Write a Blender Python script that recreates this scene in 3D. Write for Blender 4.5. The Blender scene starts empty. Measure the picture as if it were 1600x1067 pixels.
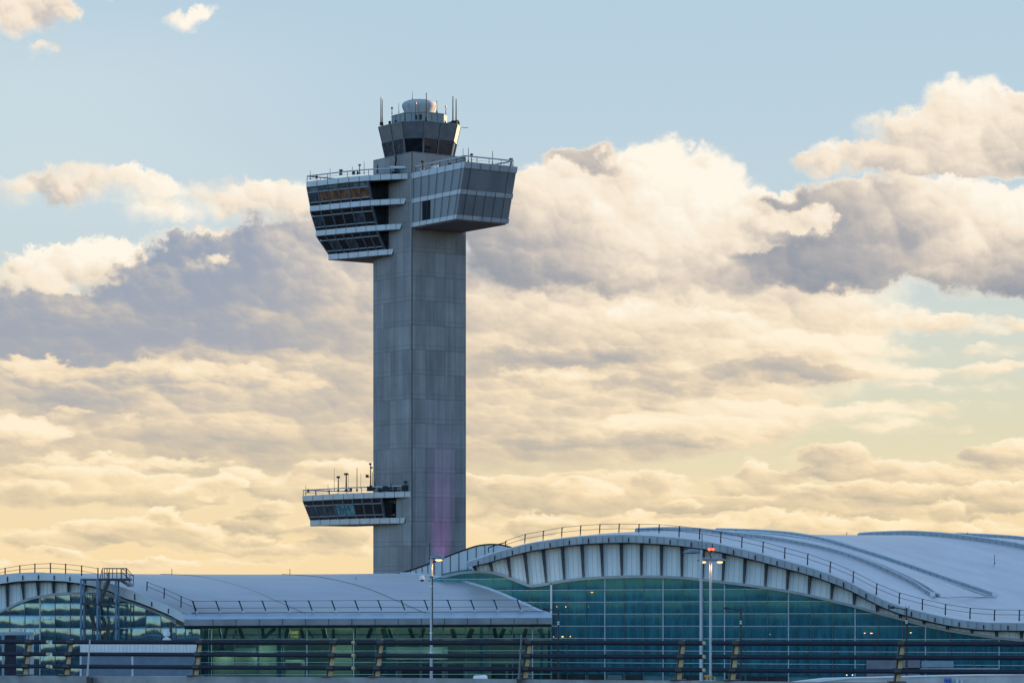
import bpy, bmesh, math, random
from mathutils import Vector, Matrix

# ------------------------------------------------------------------ camera
F = 4444.0            # focal length in photo pixels (photo is 1600 wide)
HZ = 912.0            # eye level row of the photo
HC = 855.0            # zero row of the cloud and tower surveys
HK = HZ - HC
EYE = 15.0            # eye height above the apron
SC = bpy.context.scene
COL = SC.collection
cam_data = bpy.data.cameras.new('camera')
cam = bpy.data.objects.new('camera', cam_data)
COL.objects.link(cam)
cam.location = (0, 0, EYE)
cam.rotation_euler = (math.radians(90), 0, 0)
cam_data.sensor_width = 36.0
cam_data.lens = F / 1600.0 * 36.0
cam_data.shift_y = (HZ - 533.5) / 1600.0
cam_data.clip_start = 0.5
cam_data.clip_end = 60000
cam_data.dof.use_dof = True
cam_data.dof.focus_distance = 420
cam_data.dof.aperture_fstop = 7.0
SC.camera = cam
SC.view_settings.view_transform = 'Standard'
SC.view_settings.look = 'None'
EXPO = 1.85
SC.view_settings.exposure = EXPO
SC.view_settings.gamma = 1.0
SC.view_settings.use_curve_mapping = False
SC.cycles.max_bounces = 6
SC.cycles.transparent_max_bounces = 8
SC.cycles.caustics_reflective = False
SC.cycles.caustics_refractive = False

# ------------------------------------------------------------------ sun and sky
SUN_AZ, SUN_EL = math.radians(50), math.radians(6)
sd = bpy.data.lights.new('sun', 'SUN')
sd.energy = 4.5
sd.angle = math.radians(0.5)
sd.color = (1.0, 0.66, 0.33)
sun = bpy.data.objects.new('sun', sd)
COL.objects.link(sun)
sv = Vector((math.cos(SUN_EL) * math.sin(SUN_AZ), math.cos(SUN_EL) * math.cos(SUN_AZ), math.sin(SUN_EL)))
sun.rotation_euler = sv.to_track_quat('Z', 'Y').to_euler()
sun.location = (200, 100, 150)


def lin(r, g, b):
    def c(v):
        v /= 255.0
        return v / 12.92 if v <= 0.04045 else ((v + 0.055) / 1.055) ** 2.4
    return (c(r), c(g), c(b), 1.0)


class NT:
    """small helper that adds nodes to a node tree"""
    def __init__(s, tree):
        s.t = tree
        s.n = tree.nodes
        s.l = tree.links

    def put(s, sock, v):
        if isinstance(v, bpy.types.NodeSocket):
            s.l.new(v, sock)
        elif v is not None:
            sock.default_value = v

    def node(s, kind, **kw):
        nd = s.n.new(kind)
        for k, v in kw.items():
            setattr(nd, k, v)
        return nd

    def m(s, op, a, b=None, c=None, clamp=False):
        nd = s.node('ShaderNodeMath', operation=op, use_clamp=clamp)
        s.put(nd.inputs[0], a)
        s.put(nd.inputs[1], b)
        s.put(nd.inputs[2], c)
        return nd.outputs[0]

    def v(s, op, a, b=None, c=None, out=0):
        nd = s.node('ShaderNodeVectorMath', operation=op)
        s.put(nd.inputs[0], a)
        s.put(nd.inputs[1], b)
        s.put(nd.inputs[2], c)
        return nd.outputs[out]

    def sm(s, x, a, b, lo=0.0, hi=1.0, kind='SMOOTHSTEP'):
        nd = s.node('ShaderNodeMapRange', interpolation_type=kind, clamp=(kind == 'LINEAR'))
        for i, q in enumerate((x, a, b, lo, hi)):
            s.put(nd.inputs[i], q)
        return nd.outputs[0]

    def mix(s, f, a, b, mode='MIX'):
        nd = s.node('ShaderNodeMix', data_type='RGBA', blend_type=mode)
        s.put(nd.inputs[0], f)
        s.put(nd.inputs[6], a)
        s.put(nd.inputs[7], b)
        return nd.outputs[2]

    def noise(s, vec, scale, detail=4.0, rough=0.5, dims='3D', lac=2.0, w=None):
        nd = s.node('ShaderNodeTexNoise', noise_dimensions=dims)
        s.put(nd.inputs['Vector'], vec)
        nd.inputs['Scale'].default_value = scale
        nd.inputs['Detail'].default_value = detail
        nd.inputs['Roughness'].default_value = rough
        nd.inputs['Lacunarity'].default_value = lac
        return nd

    def ramp(s, x, stops, interp='LINEAR'):
        nd = s.node('ShaderNodeValToRGB')
        cr = nd.color_ramp
        cr.interpolation = interp
        while len(cr.elements) < len(stops):
            cr.elements.new(0.5)
        for e, (p, c) in zip(cr.elements, stops):
            e.position = p
            e.color = c
        s.put(nd.inputs[0], x)
        return nd.outputs[0]

    def comb(s, x, y, z):
        nd = s.node('ShaderNodeCombineXYZ')
        for i, q in enumerate((x, y, z)):
            s.put(nd.inputs[i], q)
        return nd.outputs[0]

    def sep(s, v):
        nd = s.node('ShaderNodeSeparateXYZ')
        s.put(nd.inputs[0], v)
        return nd.outputs


# cloud banks of the evening sky, given by direction: azimuth and elevation in
# hundredths of the field.  One bank: (softness, base light, modelling, heaps)
# and one heap: (x, y, half width, half height, thickness, own light)
BANKS = [
    # the broad grey and cream deck behind everything
    (.9, .62, .16, [(40, 600, 330, 150, 1.2, -.10), (420, 590, 330, 140, 1.2, -.12), (860, 560, 240, 150, 1.2, .0), (1080, 550, 240, 130, 1.2, .08), (1260, 500, 160, 70, .9, .10), (640, 680, 420, 70, 1.0, -.02), (150, 690, 260, 60, .9, .02), (1000, 660, 220, 60, 1.0, .08), (1120, 640, 130, 50, .7, .14)]),
    # wisps high on the left
    (.75, .80, .10, [(165, 298, 95, 26, .75, .05), (70, 312, 75, 20, .62, -.08), (225, 290, 40, 18, .5, .04), (310, 318, 95, 36, .78, .06), (250, 345, 50, 20, .5, .08), (400, 322, 70, 26, .7, -.02), (470, 325, 70, 32, .85, -.04), (540, 335, 50, 26, .7, -.04), (392, 288, 16, 8, .5, .1),
                     (10, 18, 80, 48, .95, .06), (60, 48, 60, 28, .75, .06), (95, 50, 30, 14, .5, .06), (298, 40, 38, 17, .95, .08), (322, 28, 24, 11, .7, .06), (70, 102, 26, 11, .8, .06), (185, 8, 36, 12, .9, .06), (150, 6, 24, 7, .45, .04)]),
    # tall cloud top right
    (.58, .66, .34, [(1505, 190, 62, 55, 1.0, .10), (1430, 228, 85, 42, 1.0, -.02), (1340, 262, 85, 26, .9, .02), (1560, 225, 90, 50, 1.1, -.08), (1470, 268, 130, 24, .9, -.10), (1610, 235, 70, 60, 1.0, .06), (1276, 272, 36, 14, .6, .16), (1560, 268, 90, 22, .8, -.04)]),
    # dark shoulder and great bright cumulus right of the tower
    (.6, .38, .20, [(905, 275, 60, 26, 1.0, .0), (955, 262, 60, 30, 1.0, .04), (930, 300, 80, 34, 1.0, .0)]),
    (.58, .62, .36, [(790, 385, 80, 80, 1.2, -.24), (865, 345, 80, 70, 1.1, -.06), (820, 330, 60, 45, .8, .06), (1015, 275, 66, 56, 1.1, .26), (1085, 315, 90, 66, 1.2, .30), (1160, 365, 100, 50, 1.1, .24), (980, 370, 110, 70, 1.2, .10), (870, 400, 110, 55, 1.1, -.30), (950, 420, 60, 40, .8, .04), (1060, 420, 150, 46, 1.1, .06), (1235, 340, 70, 32, .9, .12), (1180, 420, 120, 40, .9, .0)]),
    # right hand cumulus, dark flank and lit right side
    (.58, .52, .34, [(1300, 375, 115, 70, 1.25, -.26), (1390, 350, 100, 62, 1.1, -.10), (1480, 355, 95, 60, 1.1, .18), (1570, 370, 90, 56, 1.1, .26), (1320, 425, 200, 30, 1.1, -.20), (1480, 420, 110, 36, .9, .12), (1610, 430, 90, 40, 1.1, -.34), (1560, 455, 90, 24, .9, -.24)]),
    (.8, .86, .14, [(1274, 348, 30, 22, .85, .0), (1245, 366, 60, 18, .8, .0), (1210, 350, 60, 20, .7, .0)]),
    # bright crest far left, then the blue grey bank before it
    (.55, .72, .30, [(140, 420, 80, 46, 1.15, .10), (55, 440, 46, 42, 1.0, .06), (185, 412, 40, 34, 1.0, .10), (100, 412, 40, 26, .9, .10)]),
    (.85, .42, .22, [(-20, 515, 120, 66, 1.2, -.06), (130, 520, 130, 54, 1.2, -.12), (270, 455, 86, 68, 1.2, -.12), (350, 425, 100, 62, 1.2, .0), (450, 410, 90, 66, 1.2, .06), (550, 420, 110, 76, 1.3, .10), (330, 500, 220, 52, 1.1, .02), (520, 500, 160, 56, 1.1, .12)]),
    (.9, .80, .12, [(318, 406, 36, 14, .62, .0), (345, 398, 22, 9, .45, .0), (330, 368, 30, 8, .6, .0)]),
    # darker and brighter streaks in the deck
    (.95, .40, .28, [(150, 618, 120, 22, .9, .0), (60, 640, 46, 14, .8, -.02), (300, 612, 60, 12, .6, .04), (260, 685, 170, 24, .9, .06), (440, 680, 190, 22, .9, .08), (420, 560, 150, 14, .55, .10), (560, 700, 130, 22, .8, .12)]),
    (.8, .78, .20, [(60, 590, 90, 24, .8, .0), (250, 580, 130, 16, .6, -.04), (420, 596, 90, 18, .6, -.06), (45, 680, 60, 26, .9, .12), (120, 646, 36, 9, .6, .12), (190, 655, 20, 8, .5, .1), (170, 726, 130, 12, .7, .06), (330, 728, 70, 9, .6, .06), (860, 590, 120, 13, .8, .10), (1000, 598, 80, 12, .7, .10), (1090, 640, 120, 18, .8, .10), (980, 665, 90, 16, .8, .14), (1150, 655, 90, 22, .8, .14), (1120, 520, 130, 26, .8, .10), (950, 490, 120, 20, .6, .06), (1300, 545, 90, 26, .9, .12), (1370, 585, 70, 20, .9, .12), (1520, 516, 120, 18, .9, .06), (1400, 505, 70, 18, .8, .08), (1520, 583, 130, 10, .8, .08), (1310, 652, 150, 18, .7, .10), (1440, 640, 150, 14, .5, .06), (1400, 672, 120, 10, .45, .06), (1500, 556, 120, 12, .5, .06), (1470, 608, 130, 8, .45, .04)]),
    (.9, .43, .30, [(850, 562, 110, 20, .95, -.04), (950, 560, 110, 14, .8, .04), (1020, 590, 120, 18, .9, .04), (1225, 580, 100, 22, 1.0, -.08), (1310, 590, 70, 12, .7, .06), (900, 622, 170, 20, .8, .12), (820, 690, 110, 16, .9, .02), (970, 690, 130, 16, .9, .0), (1100, 694, 60, 12, .7, .08), (830, 655, 120, 18, .7, .1), (1520, 525, 70, 7, .6, .12), (1180, 610, 120, 10, .6, .12)]),
    # heaps and rows near the skyline
    (.6, .60, .42, [(1295, 722, 52, 24.64, 1.25, -0.10), (1330, 706, 24, 17.92, 1.04, 0.14), (1280, 742, 90, 11.2, 1.04, -0.02), (1555, 722, 60, 22.4, 1.25, -0.06), (1590, 708, 34, 20.16, 1.04, 0.10), (1400, 745, 100, 20.16, 1.10, 0.10), (1520, 752, 120, 17.92, 1.10, 0.08), (1180, 738, 30, 20.16, 1.17, 0.02), (1160, 758, 60, 17.92, 1.17, 0.00), (1210, 772, 70, 17.92, 1.17, 0.06), (330, 768, 34, 26.88, 1.23, 0.08), (385, 752, 46, 20.16, 1.23, 0.06), (460, 764, 70, 24.64, 1.23, -0.08), (540, 750, 70, 26.88, 1.17, 0.00), (280, 770, 50, 26.88, 1.17, 0.00), (210, 775, 90, 29.12, 1.04, 0.00), (60, 775, 120, 26.88, 1.10, 0.02), (100, 745, 110, 15.68, 0.91, 0.00)]),
    (.6, .56, .42, [(830, 775, 130, 29.12, 1.23, -0.10), (960, 765, 110, 24.64, 1.04, 0.00), (1000, 795, 150, 15.68, 1.17, -0.10), (1130, 788, 120, 13.44, 1.17, -0.12), (1360, 775, 120, 17.92, 1.23, -0.06), (1300, 800, 90, 13.44, 1.04, 0.00), (1520, 785, 140, 17.92, 1.23, -0.14), (1440, 800, 120, 11.2, 1.04, 0.00), (780, 755, 60, 13.44, 0.91, 0.10), (390, 828, 60, 16.8, 1.17, -0.12), (400, 800, 40, 10.08, 0.65, -0.10), (530, 835, 60, 20.16, 1.10, -0.08), (300, 848, 120, 15.68, 1.04, 0.02), (180, 835, 80, 15.68, 0.91, 0.00), (60, 850, 90, 22.4, 0.98, 0.04), (470, 862, 120, 13.44, 0.91, 0.04), (770, 820, 50, 22.4, 0.91, 0.10), (1080, 822, 130, 11.2, 0.78, 0.06), (1270, 830, 90, 11.2, 0.78, 0.06), (1480, 825, 120, 13.44, 0.91, 0.04), (250, 880, 200, 8.96, 0.78, 0.04)]),
    (.5, .62, .46, [(-11, 879, 30, 12, 0.73, -0.09), (59, 766, 46, 17, 0.84, -0.03), (66, 859, 28, 9, 0.71, -0.08), (115, 870, 38, 12, 0.78, 0.08), (141, 828, 38, 15, 0.80, 0.01), (198, 832, 54, 21, 0.74, -0.13), (255, 808, 32, 14, 0.87, 0.02), (292, 777, 37, 16, 0.74, 0.03), (301, 838, 48, 21, 0.95, -0.03), (344, 757, 42, 16, 0.72, 0.06), (396, 840, 33, 11, 0.70, -0.06), (426, 798, 38, 16, 0.97, -0.10), (471, 759, 47, 21, 0.76, 0.03), (507, 736, 50, 17, 0.75, -0.04), (544, 796, 40, 14, 0.88, -0.08), (744, 747, 29, 11, 0.81, 0.04), (806, 841, 57, 17, 0.71, -0.11), (844, 821, 49, 17, 0.99, -0.14), (908, 766, 54, 16, 0.99, 0.03), (959, 822, 31, 14, 0.83, -0.12), (986, 809, 41, 13, 0.74, -0.01), (1023, 753, 40, 16, 0.91, -0.04), (1065, 789, 33, 10, 0.83, -0.12), (1123, 841, 45, 13, 0.81, -0.04), (1140, 880, 50, 18, 0.91, -0.10), (1190, 813, 49, 19, 0.70, -0.01), (1263, 830, 55, 24, 0.77, -0.07), (1292, 830, 37, 16, 0.96, -0.03), (1339, 830, 51, 17, 0.95, -0.10), (1372, 830, 53, 18, 0.79, -0.01), (1437, 830, 55, 22, 0.95, -0.01), (1459, 799, 41, 15, 0.95, -0.08), (1491, 830, 34, 12, 0.74, 0.04), (1544, 778, 51, 19, 0.78, 0.06), (1594, 789, 56, 23, 0.92, -0.09)]),
]


def build_world():
    w = bpy.data.worlds.new("World")
    SC.world = w
    w.use_nodes = True
    t = NT(w.node_tree)
    t.n.clear()
    geo = t.node('ShaderNodeTexCoord').outputs['Generated']
    sx, sy, sz = t.sep(geo)
    az = t.m('ARCTAN2', sx, sy)
    el = t.m('ARCSINE', sz)
    k = F / 100.0
    U = t.m('MULTIPLY_ADD', az, k, 8.0)
    V = t.m('MULTIPLY_ADD', el, k, -HK / 100.0)
    P = t.comb(U, V, 0.0)
    # structure gets flatter towards the horizon
    Vs = t.m('MULTIPLY_ADD', t.m('SMOOTH_MIN', V, 3.4, 2.0), 1.2, V)
    Pn = t.comb(U, Vs, 3.7)
    flat = t.sm(V, 2.4, 4.4, 0.5, 1.0, 'LINEAR')
    w1 = t.v('SUBTRACT', t.noise(Pn, 0.8, 3.0, 0.5).outputs['Color'], (0.5, 0.5, 0.5))
    w2 = t.v('SUBTRACT', t.noise(t.v('ADD', Pn, (5.0, 8.0, 0)), 2.4, 8.0, 0.62).outputs['Color'], (0.5, 0.5, 0.5))
    ds = t.v('MULTIPLY_ADD', w2, (0.62, 0.62, 0.0), t.v('MULTIPLY', w1, (0.62, 0.62, 0.0)))
    Pw = t.v('MULTIPLY_ADD', ds, t.comb(t.sm(V, 0.5, 4.4, 0.8, 1.0, 'LINEAR'), flat, 0.0), P)
    n0 = t.noise(Pn, 1.6, 7.0, 0.55).outputs['Fac']
    n2 = t.noise(t.v('ADD', Pn, (9.1, 4.0, 2.0)), 4.5, 6.0, 0.6).outputs['Fac']
    # round billows: each cell is a small puff, lit from the upper right
    Pv = t.v('ADD', t.v('MULTIPLY', w2, (0.22, 0.22, 0.0)), t.comb(U, Vs, 0.0))
    bump, puff = None, None
    for sc_, wgt in ((1.3, 1.25), (3.1, 0.6), (7.5, 0.28)):
        vo = t.node('ShaderNodeTexVoronoi', voronoi_dimensions='2D', feature='SMOOTH_F1')
        t.put(vo.inputs['Vector'], Pv)
        vo.inputs['Scale'].default_value = sc_
        vo.inputs['Smoothness'].default_value = 0.35
        d_ = t.m('MULTIPLY_ADD', vo.outputs['Distance'], -wgt, 0.42 * wgt)
        dl = t.v('DOT_PRODUCT', t.v('SUBTRACT', Pv, vo.outputs['Position']), (0.5 * sc_ * wgt, 0.8 * sc_ * wgt, 0.0), out=1)
        bump = d_ if bump is None else t.m('ADD', bump, d_)
        puff = dl if puff is None else t.m('ADD', puff, dl)
    vig = t.sm(V, 1.0, 4.0, 0.95, 1.0, 'LINEAR')
    fine = t.m('MULTIPLY', puff, t.m('MULTIPLY', vig, 0.125))
    fine = t.m('MULTIPLY_ADD', t.m('SUBTRACT', n2, 0.5), 0.14, fine)
    fine = t.m('MULTIPLY_ADD', t.m('SUBTRACT', n0, 0.5), 0.26, fine)
    nl = t.noise(t.v('ADD', Pn, (2.0, 7.0, 5.0)), 0.55, 3.0, 0.5).outputs['Fac']
    fine = t.m('MULTIPLY_ADD', t.m('SUBTRACT', nl, 0.47), 0.55, fine)
    edge = t.m('MULTIPLY_ADD', bump, 0.42, t.m('MULTIPLY', t.m('SUBTRACT', n2, 0.5), 0.35))
    edge = t.m('MULTIPLY_ADD', t.m('SUBTRACT', n0, 0.5), 0.45, edge)
    Lt, At = None, None
    for soft, base, model, heaps in BANKS:
        ax, ab, al = 0.0, 0.0, 0.0
        for (x, y, rx, ry, d, b) in heaps:
            cx, cy = x / 100.0, (HC - y) / 100.0
            a = t.v('MULTIPLY_ADD', Pw, (100.0 / rx, 100.0 / ry, 0.0), (-cx * 100.0 / rx, -cy * 100.0 / ry, 0.0))
            dd = t.v('DOT_PRODUCT', a, a, out=1)
            lit = t.v('DOT_PRODUCT', a, (0.45, 0.85, 0.0), out=1)
            g = t.sm(dd, 0.0, 2.1, d, 0.0)
            ax = t.m('ADD', g, ax)
            ab = t.m('MULTIPLY_ADD', g, b, ab)
            al = t.m('MULTIPLY_ADD', g, lit, al)
        nrm = t.m('MAXIMUM', ax, 0.3)
        up = t.m('DIVIDE', al, nrm)
        # broken edge only where there is cloud; undersides dissolve softly
        ax = t.m('MULTIPLY_ADD', edge, t.sm(ax, 0.02, 0.4), ax)
        sf = t.sm(up, -0.9, 0.2, soft + 1.1, soft)
        alpha = t.sm(ax, 0.16, t.m('ADD', sf, 0.16))
        L = t.m('MULTIPLY_ADD', up, model * 0.8, base)
        L = t.m('MULTIPLY_ADD', t.m('DIVIDE', ab, nrm), 1.0, L)
        # thin rims let the low sun through
        L = t.m('MULTIPLY_ADD', t.sm(ax, 0.25, 0.95, 1.0, 0.0), 0.22, L)
        if Lt is None:
            Lt, At = L, alpha
        else:
            Lt = t.m('MULTIPLY_ADD', t.m('SUBTRACT', L, Lt), alpha, Lt)
            At = t.m('SUBTRACT', 1.0, t.m('MULTIPLY', t.m('SUBTRACT', 1.0, At), t.m('SUBTRACT', 1.0, alpha)))
    L = t.m('ADD', Lt, fine)
    high = t.ramp(L, [(0.05, lin(146, 153, 165)), (0.33, lin(176, 174, 176)), (0.55, lin(212, 201, 190)), (0.78, lin(246, 231, 210)), (1.0, lin(255, 247, 232))])
    mid = t.ramp(L, [(0.05, lin(162, 164, 168)), (0.33, lin(190, 184, 176)), (0.55, lin(216, 201, 180)), (0.78, lin(247, 226, 193)), (1.0, lin(255, 240, 212))])
    low = t.ramp(L, [(0.05, lin(186, 176, 156)), (0.33, lin(208, 192, 163)), (0.55, lin(231, 210, 172)), (0.78, lin(253, 229, 186)), (1.0, lin(255, 240, 206))])
    cool = t.m('MULTIPLY', t.sm(U, 7.0, 3.0), t.sm(V, 1.5, 3.0))
    high = t.mix(t.m('MULTIPLY', cool, t.sm(L, 0.82, 0.35)), high, lin(152, 164, 183), 'MIX')
    mid = t.mix(t.m('MULTIPLY', t.m('MULTIPLY', cool, 0.75), t.sm(L, 0.72, 0.3)), mid, lin(164, 170, 182), 'MIX')
    cc = t.mix(t.sm(V, 0.2, 2.4), low, mid)
    cc = t.mix(t.sm(V, 2.4, 4.8), cc, high)
    air = t.ramp(t.m('DIVIDE', V, 9.0), [(0.0, lin(249, 222, 174)), (0.08, lin(244, 222, 181)), (0.2, lin(225, 219, 188)), (0.32, lin(215, 218, 202)), (0.5, lin(199, 215, 220)), (0.72, lin(188, 210, 223)), (1.0, lin(180, 206, 224))])
    leftpale = t.m('MULTIPLY', t.sm(U, 7.0, 1.0), t.m('MULTIPLY', t.sm(V, 4.0, 6.0), t.sm(V, 8.8, 7.0)))
    air = t.mix(t.m('MULTIPLY', leftpale, 0.5), air, lin(212, 225, 229))
    vis = t.mix(At, air, cc)
    # everywhere else: the physical sky
    sky = t.node('ShaderNodeTexSky', sky_type='NISHITA')
    sky.sun_disc = False
    sky.sun_elevation = SUN_EL
    sky.sun_rotation = SUN_AZ
    sky.air_density = 1.0
    sky.dust_density = 0.2
    sky.ozone_density = 3.0
    bg1 = t.node('ShaderNodeBackground')
    t.put(bg1.inputs[0], t.mix(1.0, sky.outputs[0], t.mix(t.sm(el, 0.08, 0.75), (0.98, 0.98, 1.10, 1.0), (1.42, 1.14, 0.98, 1.0)), 'MULTIPLY'))
    bg1.inputs[1].default_value = 0.15
    bg2 = t.node('ShaderNodeBackground')
    t.put(bg2.inputs[0], vis)
    bg2.inputs[1].default_value = 1.0 / 2.0 ** EXPO
    aa = t.m('ABSOLUTE', az)
    win = t.m('MULTIPLY', t.sm(aa, 0.34, 0.55, 1.0, 0.0), t.sm(el, 0.26, 0.5, 1.0, 0.0))
    win = t.m('MULTIPLY', win, t.sm(el, -0.05, -0.02))
    ms = t.node('ShaderNodeMixShader')
    t.put(ms.inputs[0], win)
    t.put(ms.inputs[1], bg1.outputs[0])
    t.put(ms.inputs[2], bg2.outputs[0])
    o = t.node('ShaderNodeOutputWorld')
    t.put(o.inputs[0], ms.outputs[0])
    w.cycles.sampling_method = 'MANUAL'
    w.cycles.sample_map_resolution = 512


build_world()


# ------------------------------------------------------------------ materials
def mat(name, fn):
    m = bpy.data.materials.new(name)
    m.use_nodes = True
    t = NT(m.node_tree)
    t.n.clear()
    out = t.node('ShaderNodeOutputMaterial')
    sh = fn(t)
    t.put(out.inputs[0], sh)
    return m


def bsdf(t, col, rough=0.6, metal=0.0, spec=0.5, normal=None, emit=None, es=0.0):
    p = t.node('ShaderNodeBsdfPrincipled')
    t.put(p.inputs['Base Color'], col)
    t.put(p.inputs['Roughness'], rough)
    p.inputs['Metallic'].default_value = metal
    p.inputs['Specular IOR Level'].default_value = spec
    if normal is not None:
        t.put(p.inputs['Normal'], normal)
    if emit is not None:
        p.inputs['Emission Color'].default_value = emit
        p.inputs['Emission Strength'].default_value = es
    return p.outputs[0]


def painted(c1, c2, scale=0.8, rough=0.5, metal=0.0, spec=0.5, stretch=(1, 1, 1), grain=0.06):
    """paint or metal with soft blotches, run marks and fine grain"""
    def fn(t):
        co = t.node('ShaderNodeTexCoord').outputs['Object']
        v = t.v('MULTIPLY', co, stretch)
        a = t.noise(v, scale, 6.0, 0.6).outputs['Fac']
        b = t.noise(co, scale * 14, 3.0, 0.6).outputs['Fac']
        f = t.m('MULTIPLY_ADD', t.m('SUBTRACT', b, 0.5), grain * 8, t.sm(a, 0.3, 0.7))
        col = t.mix(f, c1 + (1,), c2 + (1,))
        r = t.m('MULTIPLY_ADD', t.m('SUBTRACT', a, 0.5), 0.25, rough)
        return bsdf(t, col, r, metal, spec)
    return fn


def concrete_tower(t):
    """board marked grey concrete: paired lift joints, form joints, streaks and rust"""
    S = 0.118588
    co = t.node('ShaderNodeTexCoord').outputs['Object']
    x, y, z = t.sep(co)
    z = t.m('SUBTRACT', z, EYE + HK * S)
    geo = t.node('ShaderNodeNewGeometry')
    tr = t.node('ShaderNodeVectorTransform', vector_type='NORMAL', convert_from='WORLD', convert_to='OBJECT')
    t.put(tr.inputs[0], geo.outputs['True Normal'])
    nx, ny, nz = t.sep(tr.outputs[0])
    onx = t.m('GREATER_THAN', t.m('ABSOLUTE', nx), 0.5)
    q = t.m('ADD', t.m('MULTIPLY', y, onx), t.m('MULTIPLY', x, t.m('SUBTRACT', 1.0, onx)))
    def line(val, period, offs, w):
        f = t.m('FRACT', t.m('DIVIDE', t.m('SUBTRACT', val, offs), period))
        d = t.m('MULTIPLY', t.m('ABSOLUTE', t.m('SUBTRACT', f, 0.5)), period)
        return t.sm(d, period * 0.5 - w, period * 0.5 - w * 0.3)
    per = 38.4 * S
    h1 = line(z, per, 463 * S, 0.13)
    h2 = line(z, per, 470 * S, 0.11)
    vj = line(q, 18.7 * S, 6.6 * S, 0.07)
    brk = t.noise(co, 0.4, 3, 0.5).outputs['Fac']
    joints = t.m('MAXIMUM', t.m('MULTIPLY', t.m('MAXIMUM', h1, t.m('MULTIPLY', h2, 0.8)), t.sm(brk, 0.25, 0.6, 0.5, 1.0)), t.m('MULTIPLY', vj, t.sm(brk, 0.35, 0.7, 0.25, 0.7)))
    qz = t.comb(q, t.m('MULTIPLY', nx, 7.0), z)
    big = t.noise(qz, 0.13, 6, 0.6).outputs['Fac']
    streak = t.noise(t.v('MULTIPLY', qz, (1.6, 1.0, 0.05)), 1.0, 5, 0.6).outputs['Fac']
    board = t.noise(t.v('MULTIPLY', qz, (5.0, 1.0, 0.02)), 1.0, 2, 0.5).outputs['Fac']
    # each pour panel has its own tone
    pi = t.comb(t.m('FLOOR', t.m('DIVIDE', t.m('SUBTRACT', q, 6.6 * S), 18.7 * S)), onx, t.m('FLOOR', t.m('DIVIDE', t.m('SUBTRACT', z, 463 * S), per)))
    wn = t.node('ShaderNodeTexWhiteNoise', noise_dimensions='3D')
    t.put(wn.inputs[0], pi)
    tone = t.m('MULTIPLY_ADD', t.m('SUBTRACT', big, 0.5), 0.9, 0.5)
    tone = t.m('MULTIPLY_ADD', t.m('SUBTRACT', streak, 0.5), 0.9, tone)
    tone = t.m('MULTIPLY_ADD', t.m('SUBTRACT', board, 0.5), 0.30, tone)
    tone = t.m('MULTIPLY_ADD', t.m('SUBTRACT', wn.outputs[0], 0.5), 0.28, tone)
    col = t.ramp(tone, [(0.1, (0.135, 0.132, 0.138, 1)), (0.5, (0.225, 0.22, 0.225, 1)), (0.9, (0.335, 0.325, 0.33, 1))])
    rust = t.m('MULTIPLY', t.sm(streak, 0.5, 0.75), t.m('MAXIMUM', t.sm(z, 50.0, 59.5), t.m('MULTIPLY', t.sm(z, 0.0, 3.0), t.sm(z, 5.5, 3.5))))
    col = t.mix(t.m('MULTIPLY', rust, 0.5), col, (0.17, 0.115, 0.06, 1))
    col = t.mix(t.m('MULTIPLY', joints, 0.42), col, (0.07, 0.07, 0.075, 1))
    bp = t.node('ShaderNodeBump')
    bp.inputs['Strength'].default_value = 0.35
    bp.inputs['Distance'].default_value = 0.05
    t.put(bp.inputs['Height'], t.m('MULTIPLY_ADD', joints, -1.0, t.m('MULTIPLY', board, 0.4)))
    return bsdf(t, col, 0.85, 0.0, 0.3, bp.outputs[0])


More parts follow.
